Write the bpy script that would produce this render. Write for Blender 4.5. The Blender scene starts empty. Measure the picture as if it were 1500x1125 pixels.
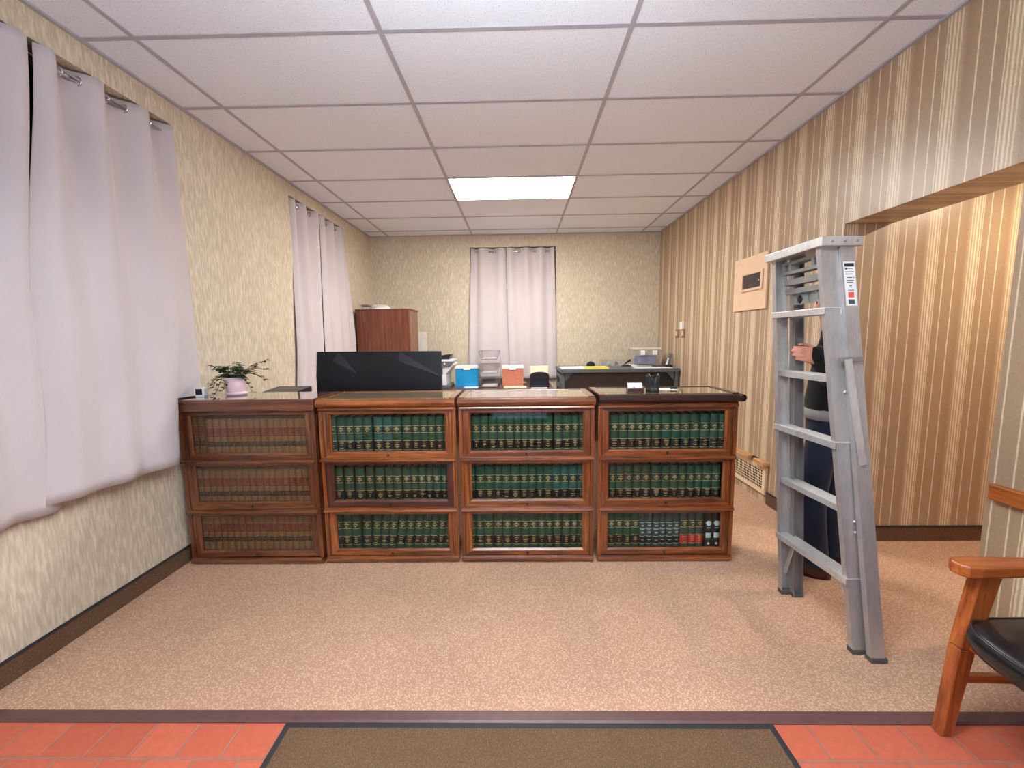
import bpy, math, random
from mathutils import Vector, Matrix
random.seed(7)
SC = bpy.context.scene
COL = SC.collection
R = math.radians

# ------------------------------------------------------------------ camera
CAM_H = 1.405
cam_d = bpy.data.cameras.new('camera')
cam_d.sensor_fit = 'HORIZONTAL'
cam_d.sensor_width = 36.0
cam_d.lens = 595.68 / 1500.0 * 36.0
cam_d.clip_start = 0.02
cam = bpy.data.objects.new('camera', cam_d)
COL.objects.link(cam)
PITCH, YAW, ROLL = -0.11186, -0.017197, -0.01327
cp, sp, cy, sy = math.cos(PITCH), math.sin(PITCH), math.cos(YAW), math.sin(YAW)
fw = Vector((sy * cp, cy * cp, sp))
rt = Vector((cy, -sy, 0))
up = rt.cross(fw)
c_, s_ = math.cos(ROLL), math.sin(ROLL)
rt2 = rt * c_ + up * s_
up2 = -rt * s_ + up * c_
mw = Matrix((rt2, up2, -fw)).transposed().to_4x4()
mw.translation = (0, 0, CAM_H)
cam.matrix_world = mw
SC.camera = cam

# ------------------------------------------------------------------ look
SC.view_settings.view_transform = 'Standard'
SC.view_settings.look = 'None'
SC.view_settings.gamma = 1.0
SC.view_settings.use_curve_mapping = False
SC.view_settings.exposure = 0.95
SC.cycles.use_denoising = True
SC.cycles.max_bounces = 10
SC.cycles.diffuse_bounces = 6
SC.cycles.transparent_max_bounces = 16
SC.cycles.sample_clamp_indirect = 6.0

# ------------------------------------------------------------------ daylight and lamp levels
world = bpy.data.worlds.new('overcast_sky')
SC.world = world
world.use_nodes = True
wb = world.node_tree.nodes['Background']
wb.inputs['Color'].default_value = (0.62, 0.74, 1.0, 1)
wb.inputs['Strength'].default_value = 1.5
PANEL_L = 25.0          # radiance of the ceiling light panels
PANEL_C = (1.0, 0.97, 0.93)
PEND_L = 23.0           # radiance of the unseen fill pendant over the entrance
PEND_C = (0.84, 0.93, 1.0)
PEND_UP = 21.0           # its added upward side, for a brighter ceiling
PEND_Y, PEND_Z = 0.78, 2.26
HALL_W = 14.0           # hallway lamp watts
HALL_C = (1.0, 0.84, 0.66)

# ------------------------------------------------------------------ room measures (metres, camera stands at x=0 y=0)
XL, XR, YB, ZC = -2.15, 2.06, 6.07, 2.90
XR2 = 2.355             # hall side of the right wall
OY0, OY1, OZ = 1.765, 2.683, 2.092   # the opening in the right wall
YF = -1.7               # wall behind the camera
GX0, GY0, TX, TY = -1.8736, 2.149, 1.2192, 0.6096   # ceiling grid


def lin(r, g, b):
    f = lambda v: (v / 255 / 12.92) if v / 255 <= 0.04045 else ((v / 255 + 0.055) / 1.055) ** 2.4
    return (f(r), f(g), f(b), 1.0)


# ------------------------------------------------------------------ materials
class NT:
    def __init__(s, name):
        s.m = bpy.data.materials.new(name)
        s.m.use_nodes = True
        s.t = s.m.node_tree
        s.b = s.t.nodes['Principled BSDF']
        s.out = s.t.nodes['Material Output']

    def n(s, typ, **kw):
        nd = s.t.nodes.new(typ)
        for k, v in kw.items():
            setattr(nd, k, v)
        return nd

    def l(s, a, b):
        s.t.links.new(a, b)

    def val(s, sock, v):
        if hasattr(v, 'is_linked') or hasattr(v, 'links'):
            s.l(v, sock)
        else:
            sock.default_value = v

    def math(s, op, a, b=0.0, c=None):
        nd = s.n('ShaderNodeMath', operation=op)
        s.val(nd.inputs[0], a)
        s.val(nd.inputs[1], b)
        if c is not None:
            s.val(nd.inputs[2], c)
        return nd.outputs[0]

    def coords(s, kind='Object', scale=(1, 1, 1), rot=(0, 0, 0)):
        tc = s.n('ShaderNodeTexCoord')
        mp = s.n('ShaderNodeMapping')
        mp.inputs['Scale'].default_value = scale
        mp.inputs['Rotation'].default_value = rot
        s.l(tc.outputs[kind], mp.inputs[0])
        return mp.outputs[0]

    def noise(s, vec, scale, detail=3.0, rough=0.55, dist=0.0):
        nd = s.n('ShaderNodeTexNoise')
        s.l(vec, nd.inputs['Vector'])
        nd.inputs['Scale'].default_value = scale
        nd.inputs['Detail'].default_value = detail
        nd.inputs['Roughness'].default_value = rough
        nd.inputs['Distortion'].default_value = dist
        return nd.outputs[0]

    def ramp(s, fac, stops, interp='LINEAR'):
        nd = s.n('ShaderNodeValToRGB')
        cr = nd.color_ramp
        cr.interpolation = interp
        while len(cr.elements) < len(stops):
            cr.elements.new(0.5)
        for e, (p, c) in zip(cr.elements, stops):
            e.position = p
            e.color = c
        s.l(fac, nd.inputs[0])
        return nd.outputs[0]

    def mix(s, fac, a, b, blend='MIX'):
        nd = s.n('ShaderNodeMixRGB', blend_type=blend)
        s.val(nd.inputs[0], fac)
        s.val(nd.inputs[1], a)
        s.val(nd.inputs[2], b)
        return nd.outputs[0]

    def bump(s, h, strength=0.3, dist=0.01):
        nd = s.n('ShaderNodeBump')
        nd.inputs['Strength'].default_value = strength
        nd.inputs['Distance'].default_value = dist
        s.l(h, nd.inputs['Height'])
        s.l(nd.outputs[0], s.b.inputs['Normal'])

    def base(s, c):
        s.val(s.b.inputs['Base Color'], c)

    def set(s, rough=0.5, metal=0.0, spec=0.5, coat=0.0):
        s.b.inputs['Roughness'].default_value = rough
        s.b.inputs['Metallic'].default_value = metal
        s.b.inputs['Specular IOR Level'].default_value = spec
        s.b.inputs['Coat Weight'].default_value = coat
        return s


def m_plain(name, rgb, rough=0.5, metal=0.0, spec=0.5, var=0.06, vs=18.0, coat=0.0, bump=0.0, bs=200.0):
    t = NT(name)
    v = t.coords()
    n = t.noise(v, vs, 3)
    c = lin(*rgb)
    lo = tuple(x * (1 - var) for x in c[:3]) + (1,)
    hi = tuple(min(1, x * (1 + var)) for x in c[:3]) + (1,)
    t.base(t.ramp(n, [(0.3, lo), (0.7, hi)]))
    t.set(rough, metal, spec, coat)
    if bump:
        t.bump(t.noise(v, bs, 2), bump, 0.002)
    return t.m


def m_wood(name, dark, mid, light, axis='x', rough=0.32, coat=0.25, scale=1.0):
    t = NT(name)
    st = {'x': (1.2, 22, 22), 'y': (22, 1.2, 22), 'z': (22, 22, 1.2)}[axis]
    oi = t.n('ShaderNodeObjectInfo')
    v = t.coords('Object', tuple(a * scale for a in st))
    add = t.n('ShaderNodeVectorMath', operation='ADD')
    t.l(v, add.inputs[0])
    sc = t.n('ShaderNodeVectorMath', operation='SCALE')
    t.l(oi.outputs['Location'], sc.inputs[0])
    sc.inputs['Scale'].default_value = 3.7
    t.l(sc.outputs[0], add.inputs[1])
    a = t.noise(add.outputs[0], 1.6, 5, 0.6, 0.6)
    b = t.noise(add.outputs[0], 7.0, 3, 0.6)
    f = t.math('ADD', t.math('MULTIPLY', a, 0.72), t.math('MULTIPLY', b, 0.28))
    t.base(t.ramp(f, [(0.36, lin(*dark)), (0.52, lin(*mid)), (0.66, lin(*light))]))
    t.set(rough, 0, 0.5, coat)
    t.b.inputs['Coat Roughness'].default_value = 0.2
    t.bump(b, 0.12, 0.002)
    return t.m


def m_leftpaper():
    t = NT('cream_string_wallpaper')
    tc = t.n('ShaderNodeTexCoord')
    def nz(sc, scale, detail):
        mp = t.n('ShaderNodeMapping')
        mp.inputs['Scale'].default_value = sc
        t.l(tc.outputs['Object'], mp.inputs[0])
        return t.noise(mp.outputs[0], scale, detail, 0.5)
    a = nz((1, 1, 0.16), 85, 2)
    b = nz((1, 1, 0.3), 24, 2)
    c = nz((1, 1, 0.7), 3.0, 2)
    f = t.math('ADD', t.math('MULTIPLY', a, 0.75), t.math('ADD', t.math('MULTIPLY', b, 0.15), t.math('MULTIPLY', c, 0.10)))
    t.base(t.ramp(f, [(0.36, lin(192, 177, 152)), (0.50, lin(205, 191, 167)), (0.62, lin(222, 208, 186))]))
    t.set(0.6, 0, 0.3)
    t.bump(a, 0.25, 0.004)
    return t.m


def m_stripes():
    t = NT('striped_wallpaper')
    ge = t.n('ShaderNodeNewGeometry')
    ps = t.n('ShaderNodeSeparateXYZ')
    t.l(ge.outputs['Position'], ps.inputs[0])
    ns = t.n('ShaderNodeSeparateXYZ')
    t.l(ge.outputs['Normal'], ns.inputs[0])
    isy = t.math('GREATER_THAN', t.math('ABSOLUTE', ns.outputs[1]), 0.5)
    co = t.math('ADD', t.math('MULTIPLY', ps.outputs[0], isy), t.math('MULTIPLY', ps.outputs[1], t.math('SUBTRACT', 1.0, isy)))
    tc = t.n('ShaderNodeTexCoord')
    mp = t.n('ShaderNodeMapping')
    mp.inputs['Scale'].default_value = (1, 1, 0.35)
    t.l(tc.outputs['Object'], mp.inputs[0])
    nz = t.noise(mp.outputs[0], 60, 2)
    co = t.math('ADD', co, t.math('MULTIPLY', t.math('SUBTRACT', nz, 0.5), 0.005))
    f = t.math('FRACT', t.math('DIVIDE', co, 0.256))
    A, A2, B, Cc = lin(167, 140, 112), lin(173, 147, 118), lin(190, 166, 136), lin(232, 214, 183)
    st = [(0.0, A)]
    def line(p, w, bg, c=Cc):
        st.extend([(p - w / 2 - 0.010, bg), (p - w / 2 + 0.002, c), (p + w / 2 - 0.002, c), (p + w / 2 + 0.010, bg)])
    line(0.115, 0.012, B)
    line(0.180, 0.018, B)
    line(0.245, 0.030, B)
    line(0.315, 0.018, B)
    line(0.365, 0.010, A2)
    line(0.540, 0.016, A2)
    line(0.800, 0.016, A2)
    st.append((1.0, A))
    base = t.ramp(f, st)
    g = t.noise(mp.outputs[0], 240, 2)
    base = t.mix(0.35, base, t.ramp(g, [(0.3, (0.55, 0.55, 0.55, 1)), (0.7, (1, 1, 1, 1))]), 'MULTIPLY')
    t.base(base)
    t.set(0.36, 0, 0.6)
    t.bump(g, 0.15, 0.002)
    return t.m


def m_carpet(name, dark, light, scale=1.0):
    t = NT(name)
    v = t.coords()
    vo = t.n('ShaderNodeTexVoronoi')
    t.l(v, vo.inputs['Vector'])
    vo.inputs['Scale'].default_value = 130 * scale
    nz = t.noise(v, 210 * scale, 2)
    big = t.noise(v, 2.2, 3)
    f = t.math('ADD', t.math('MULTIPLY', t.math('SUBTRACT', 0.62, vo.outputs['Distance']), 0.75), t.math('MULTIPLY', nz, 0.5))
    col = t.ramp(f, [(0.30, lin(*dark)), (0.72, lin(*light))])
    col = t.mix(0.5, col, t.ramp(big, [(0.35, (0.84, 0.82, 0.80, 1)), (0.62, (1, 1, 1, 1))]), 'MULTIPLY')
    t.base(col)
    t.set(0.95, 0, 0.1)
    t.bump(f, 0.6, 0.006)
    return t.m


def m_ceiling():
    t = NT('mineral_fibre_tile')
    v = t.coords()
    a = t.noise(v, 150, 3, 0.7)
    b = t.noise(v, 45, 2)
    col = t.ramp(a, [(0.30, lin(150, 142, 138)), (0.39, lin(232, 239, 251)), (0.6, lin(240, 247, 255))])
    t.base(col)
    t.set(0.9, 0, 0.2)
    t.bump(t.math('ADD', a, b), 0.25, 0.004)
    return t.m


def m_brick():
    t = NT('red_paver_floor')
    tc = t.n('ShaderNodeTexCoord')
    mp = t.n('ShaderNodeMapping')
    mp.inputs['Location'].default_value = (0.9548, -1.213, 0)
    mp.inputs['Rotation'].default_value = (0, 0, 0)
    t.l(tc.outputs['Object'], mp.inputs[0])
    br = t.n('ShaderNodeTexBrick')
    t.l(mp.outputs[0], br.inputs['Vector'])
    br.offset = 0.5
    br.inputs['Scale'].default_value = 1.0
    br.inputs['Brick Width'].default_value = 0.1585
    br.inputs['Row Height'].default_value = 0.1335
    br.inputs['Mortar Size'].default_value = 0.005
    br.inputs['Mortar Smooth'].default_value = 0.3
    br.inputs['Color1'].default_value = lin(196, 100, 74)
    br.inputs['Color2'].default_value = lin(182, 90, 66)
    br.inputs['Mortar'].default_value = lin(158, 108, 92)
    nz = t.noise(t.coords(), 40, 4)
    col = t.mix(0.4, br.outputs[0], t.ramp(nz, [(0.3, (0.75, 0.72, 0.7, 1)), (0.7, (1.1, 1.1, 1.1, 1))]), 'MULTIPLY')
    t.base(col)
    t.set(0.5, 0, 0.4)
    t.bump(t.math('ADD', t.math('MULTIPLY', br.outputs['Fac'], -1.0), t.math('MULTIPLY', nz, 0.25)), 0.4, 0.004)
    return t.m


def m_emit(name, col, strength):
    t = NT(name)
    t.t.nodes.remove(t.b)
    e = t.n('ShaderNodeEmission')
    e.inputs[0].default_value = (*col, 1)
    e.inputs[1].default_value = strength
    t.l(e.outputs[0], t.out.inputs[0])
    return t.m


def m_glass(name, tint=(1, 1, 1), ior=1.5, rough=0.02, haze=0.0, hazecol=(0.6, 0.6, 0.6)):
    t = NT(name)
    t.t.nodes.remove(t.b)
    tr = t.n('ShaderNodeBsdfTransparent')
    tr.inputs[0].default_value = (*tint, 1)
    gl = t.n('ShaderNodeBsdfGlossy')
    gl.inputs['Roughness'].default_value = rough
    gl.inputs['Color'].default_value = (1, 1, 1, 1)
    fr = t.n('ShaderNodeFresnel')
    # the same reflectance from both faces of the thin pane
    gb_ = t.n('ShaderNodeNewGeometry')
    t.l(t.math('ADD', ior, t.math('MULTIPLY', gb_.outputs['Backfacing'], 1.0 / ior - ior)), fr.inputs[0])
    mx = t.n('ShaderNodeMixShader')
    t.l(fr.outputs[0], mx.inputs[0])
    t.l(tr.outputs[0], mx.inputs[1])
    t.l(gl.outputs[0], mx.inputs[2])
    out = mx.outputs[0]
    if haze:
        df = t.n('ShaderNodeBsdfDiffuse')
        df.inputs[0].default_value = (*hazecol, 1)
        m2 = t.n('ShaderNodeMixShader')
        nz = t.noise(t.coords(), 6, 3)
        t.l(t.math('MULTIPLY', nz, haze * 2), m2.inputs[0])
        t.l(out, m2.inputs[1])
        t.l(df.outputs[0], m2.inputs[2])
        out = m2.outputs[0]
    t.l(out, t.out.inputs[0])
    return t.m


def m_metal(name, rgb, rough=0.35):
    t = NT(name)
    v = t.coords('Object', (14, 14, 2.5))
    n = t.noise(v, 6, 4, 0.65)
    b = t.noise(t.coords(), 9, 3)
    c = lin(*rgb)
    t.base(t.ramp(t.math('ADD', t.math('MULTIPLY', n, 0.5), t.math('MULTIPLY', b, 0.5)), [(0.34, tuple(x * 0.80 for x in c[:3]) + (1,)), (0.56, c)]))
    rr = t.n('ShaderNodeMapRange')
    t.l(n, rr.inputs[0])
    rr.inputs[3].default_value = rough + 0.10
    rr.inputs[4].default_value = rough - 0.05
    t.l(rr.outputs[0], t.b.inputs['Roughness'])
    t.b.inputs['Metallic'].default_value = 0.6
    return t.m


def m_fabric(name, rgb, rough=0.85, sheen=0.2, scale=420, bump=0.12):
    t = NT(name)
    v = t.coords()
    n = t.noise(v, scale, 2)
    b = t.noise(v, 3, 2)
    c = lin(*rgb)
    t.base(t.ramp(t.math('ADD', t.math('MULTIPLY', n, 0.6), t.math('MULTIPLY', b, 0.4)),
                  [(0.3, tuple(x * 0.9 for x in c[:3]) + (1,)), (0.7, tuple(min(1, x * 1.06) for x in c[:3]) + (1,))]))
    t.set(rough, 0, 0.2)
    t.b.inputs['Sheen Weight'].default_value = sheen
    t.bump(n, bump, 0.001)
    return t.m


MT = {}
MT['paper_l'] = m_leftpaper()
MT['stripe'] = m_stripes()
MT['carpet'] = m_carpet('tan_loop_carpet', (188, 148, 120), (238, 200, 172))
MT['carpet_base'] = m_carpet('carpet_baseboard', (104, 78, 60), (136, 106, 84), 1.2)
MT['mat'] = m_carpet('brown_mat_pile', (104, 80, 60), (134, 108, 84), 1.5)
MT['ceil'] = m_ceiling()
MT['grid'] = m_plain('painted_grid_bar', (176, 174, 182), 0.5)
MT['brick'] = m_brick()
MT['strip'] = m_plain('mauve_vinyl_strip', (96, 66, 64), 0.45, var=0.12, vs=30)
MT['footgrey'] = m_plain('grey_rubber_foot', (82, 78, 76), 0.7)
MT['rubber'] = m_plain('black_rubber', (38, 36, 40), 0.6, bump=0.2)
MT['panel'] = m_emit('lit_diffuser', PANEL_C, PANEL_L)
MT['opal'] = m_emit('lit_fill_diffuser', PEND_C, PEND_L)
MT['opal_up'] = m_emit('added_uplight_glow', PEND_C, PEND_UP)
MT['white'] = m_plain('white_enamel', (232, 230, 226), 0.4)
MT['oak_x'] = m_wood('oak_along', (76, 36, 14), (132, 70, 28), (172, 102, 48), 'x', 0.22, 0.9)
MT['oak_z'] = m_wood('oak_upright', (76, 36, 14), (132, 70, 28), (172, 102, 48), 'z', 0.22, 0.9)
MT['oakr_x'] = m_wood('red_oak_along', (68, 30, 14), (120, 60, 26), (156, 86, 40), 'x', 0.22, 0.9)
MT['oakr_z'] = m_wood('red_oak_upright', (68, 30, 14), (120, 60, 26), (156, 86, 40), 'z', 0.22, 0.9)
MT['oakb_x'] = m_wood('aged_oak_along', (60, 30, 15), (102, 54, 28), (138, 80, 44), 'x', 0.26, 0.7)
MT['oakb_z'] = m_wood('aged_oak_upright', (60, 30, 15), (102, 54, 28), (138, 80, 44), 'z', 0.26, 0.7)
MT['oakd_x'] = m_wood('dark_oak_along', (48, 22, 16), (78, 40, 28), (104, 60, 42), 'x')
MT['oakd_z'] = m_wood('dark_oak_upright', (48, 22, 16), (78, 40, 28), (104, 60, 42), 'z')
MT['mahog_x'] = m_wood('near_black_mahogany', (26, 12, 10), (42, 20, 18), (62, 32, 28), 'x', 0.25, 0.5)
MT['case'] = m_wood('case_interior', (52, 28, 16), (74, 42, 24), (92, 54, 32), 'x', 0.6, 0)
MT['pane'] = m_glass('bookcase_glass', (0.94, 0.96, 0.95), 1.28, 0.03)
MT['pane_hazed'] = m_glass('reflection_haze_glass', (0.80, 0.75, 0.70), 1.40, 0.04, 0.06, (0.40, 0.28, 0.20))  # brown haze and dark tint stand in for a washed-out reflection
MT['topglass'] = m_plain('glass_over_oak', (150, 128, 92), 0.06, 0, 0.8, var=0.15, vs=6, coat=1.0)
MT['topglass_d'] = m_plain('glass_over_dark_oak', (92, 76, 52), 0.05, 0, 0.8, var=0.15, vs=6, coat=1.0)
MT['topbrown'] = m_plain('glossy_brown_top', (110, 80, 66), 0.08, 0, 0.7, var=0.15, vs=6, coat=1.0)
MT['knob'] = m_plain('black_knob', (20, 14, 12), 0.3)
MT['green'] = m_plain('green_buckram', (28, 72, 54), 0.5, 0, 0.4, var=0.12, vs=30, bump=0.1, bs=500)
MT['green2'] = m_plain('blue_green_buckram', (38, 84, 80), 0.5, 0, 0.4, var=0.12, vs=30, bump=0.1, bs=500)
MT['slate'] = m_plain('slate_green_cloth', (52, 72, 64), 0.55, 0, 0.4, var=0.12, vs=30, bump=0.1, bs=500)
MT['greenpanel'] = m_plain('dark_green_panel', (22, 54, 40), 0.5)
MT['tan'] = m_plain('tan_law_calf', (176, 146, 100), 0.55, 0, 0.35, var=0.14, vs=14, bump=0.1, bs=300)
MT['tan2'] = m_plain('brown_law_calf', (150, 116, 78), 0.55, 0, 0.35, var=0.14, vs=14, bump=0.1, bs=300)
MT['redlab'] = m_plain('faded_red_label', (146, 62, 52), 0.5, var=0.2)
MT['blacklab'] = m_plain('black_label', (24, 18, 16), 0.4, var=0.2)
MT['redlab2'] = m_plain('bright_red_label', (190, 40, 44), 0.4, var=0.1)
MT['blacklib'] = m_plain('black_binding', (20, 22, 22), 0.4)
MT['palelab'] = m_plain('pale_blue_label', (190, 214, 212), 0.5)
MT['gold'] = m_plain('gilt', (206, 182, 124), 0.4, 0.4)
MT['pages'] = m_plain('book_pages', (214, 200, 170), 0.8)
MT['curtain'] = m_fabric('lilac_grey_curtain', (203, 193, 193), 0.8, 0.3)
MT['chrome'] = m_plain('chrome', (225, 225, 228), 0.12, 1.0)
MT['alu'] = m_metal('worn_aluminium', (214, 212, 210), 0.32)
MT['alu_rail'] = m_metal('worn_aluminium_rail', (190, 186, 183), 0.4)
MT['alu_d'] = m_metal('dull_aluminium', (156, 152, 150), 0.42)
MT['traygrey'] = m_plain('grey_moulded_plastic', (128, 128, 124), 0.5, var=0.1)
MT['sticker'] = m_plain('white_sticker', (236, 236, 234), 0.4, var=0.02)
MT['ink'] = m_plain('black_print', (34, 34, 36), 0.5)
MT['redink'] = m_plain('red_print', (228, 88, 74), 0.5)
MT['blackplastic'] = m_plain('black_plastic', (26, 26, 30), 0.35, var=0.1)
MT['blackgloss'] = m_plain('satin_black_monitor_shell', (18, 18, 22), 0.48, 0, 0.35, var=0.08)
MT['cabinet'] = m_wood('cherry_laminate', (94, 48, 34), (120, 66, 46), (140, 82, 58), 'z', 0.4, 0.1)
MT['cabside'] = m_wood('cherry_laminate_side', (110, 72, 52), (134, 92, 68), (150, 106, 82), 'z', 0.4, 0.1)
MT['deskbrown'] = m_wood('brown_desk_top', (70, 30, 26), (96, 46, 38), (116, 60, 50), 'x', 0.3, 0.2)
MT['deskgrey'] = m_plain('grey_steel', (92, 96, 100), 0.4, 0.2)
MT['deskpanel'] = m_plain('brown_steel_panel', (66, 54, 46), 0.5)
MT['blue'] = m_plain('blue_cardboard', (16, 142, 196), 0.5, var=0.05)
MT['orange'] = m_plain('terracotta_cardboard', (186, 112, 88), 0.6, var=0.16, vs=30)
MT['cream'] = m_plain('cream_card', (238, 230, 196), 0.6)
MT['paper'] = m_plain('white_paper', (240, 240, 238), 0.7, var=0.02)
MT['paperlt'] = m_plain('off_white_paper', (226, 220, 206), 0.7, var=0.05)
MT['yellow'] = m_plain('yellow_pad', (230, 214, 66), 0.6)
MT['clear'] = m_glass('clear_plastic', (0.88, 0.88, 0.88), 1.45, 0.08, 0.12, (0.8, 0.8, 0.82))
MT['smoke'] = m_glass('smoke_plastic', (0.90, 0.88, 0.88), 1.45, 0.08, 0.05, (0.6, 0.56, 0.56))
MT['printer_w'] = m_plain('printer_white', (220, 224, 226), 0.4)
MT['printer_g'] = m_plain('printer_grey', (98, 104, 108), 0.4)
MT['beige'] = m_plain('beige_paint', (222, 190, 158), 0.5, var=0.03)
MT['creampaint'] = m_plain('cream_paint', (234, 214, 180), 0.5, var=0.03)
MT['ventdark'] = m_plain('dark_vent', (92, 78, 70), 0.6)
MT['hole'] = m_plain('black_recess', (24, 18, 16), 0.9)
MT['ledge'] = m_wood('pale_wood_ledge', (170, 120, 76), (204, 154, 106), (220, 176, 130), 'y', 0.4, 0.1)
MT['chairwood_x'] = m_wood('orange_teak_along', (126, 58, 22), (172, 90, 38), (196, 112, 54), 'x', 0.3, 0.3)
MT['chairwood_z'] = m_wood('orange_teak_upright', (118, 54, 22), (162, 82, 36), (186, 104, 50), 'z', 0.3, 0.3)
MT['rail'] = m_wood('orange_rail', (130, 66, 26), (172, 96, 40), (196, 122, 60), 'y', 0.35, 0.3)
MT['vinyl'] = m_plain('black_vinyl', (20, 21, 24), 0.28, 0, 0.6, var=0.1, coat=0.15, bump=0.25, bs=260)
MT['pink'] = m_plain('pale_pink_ceramic', (232, 200, 206), 0.35, 0, 0.5, var=0.03, coat=0.2)
MT['soil'] = m_plain('potting_soil', (58, 42, 34), 0.95, var=0.3, vs=120)
MT['leaf'] = m_plain('dark_green_leaf', (54, 78, 46), 0.45, var=0.3, vs=25)
MT['leaf2'] = m_plain('pale_green_leaf', (128, 140, 96), 0.5, var=0.2, vs=25)
MT['stem'] = m_plain('plant_stem', (92, 92, 58), 0.6)
MT['skin'] = m_plain('skin', (206, 140, 116), 0.5, var=0.06, vs=30)
MT['jacket'] = m_fabric('black_jacket', (18, 17, 22), 0.8, 0.1)
MT['shirt'] = m_fabric('grey_shirt', (150, 148, 146), 0.85, 0.1)
MT['denim'] = m_fabric('dark_blue_denim', (34, 43, 60), 0.85, 0.1, 300, 0.3)
MT['shoe'] = m_plain('oxblood_leather', (66, 26, 24), 0.4)
MT['hair'] = m_plain('dark_brown_hair', (44, 32, 26), 0.6, var=0.3, vs=90)
MT['eyewhite'] = m_plain('eye_white', (230, 226, 220), 0.2)
MT['bluestuff'] = m_plain('grey_blue_contents', (112, 116, 150), 0.6, var=0.4, vs=14)
MT['bowlwhite'] = m_plain('milky_plastic', (206, 204, 200), 0.3)
MT['mesh'] = m_plain('black_wire_mesh', (36, 38, 40), 0.45, 0.3)
MT['brown'] = m_plain('dark_brown_plastic', (74, 36, 32), 0.4)
MT['brass'] = m_plain('aged_brass_plate', (150, 124, 92), 0.35, 0.6)
MT['doorpaint'] = m_plain('dark_bronze_door_frame', (60, 52, 48), 0.4)
MT['wallfront'] = m_plain('cream_rear_wall', (206, 184, 148), 0.7)
MT['wallhall'] = m_plain('tan_hall_wall', (196, 164, 128), 0.7)
MT['cord'] = m_plain('dark_cord', (48, 28, 24), 0.6)


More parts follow.
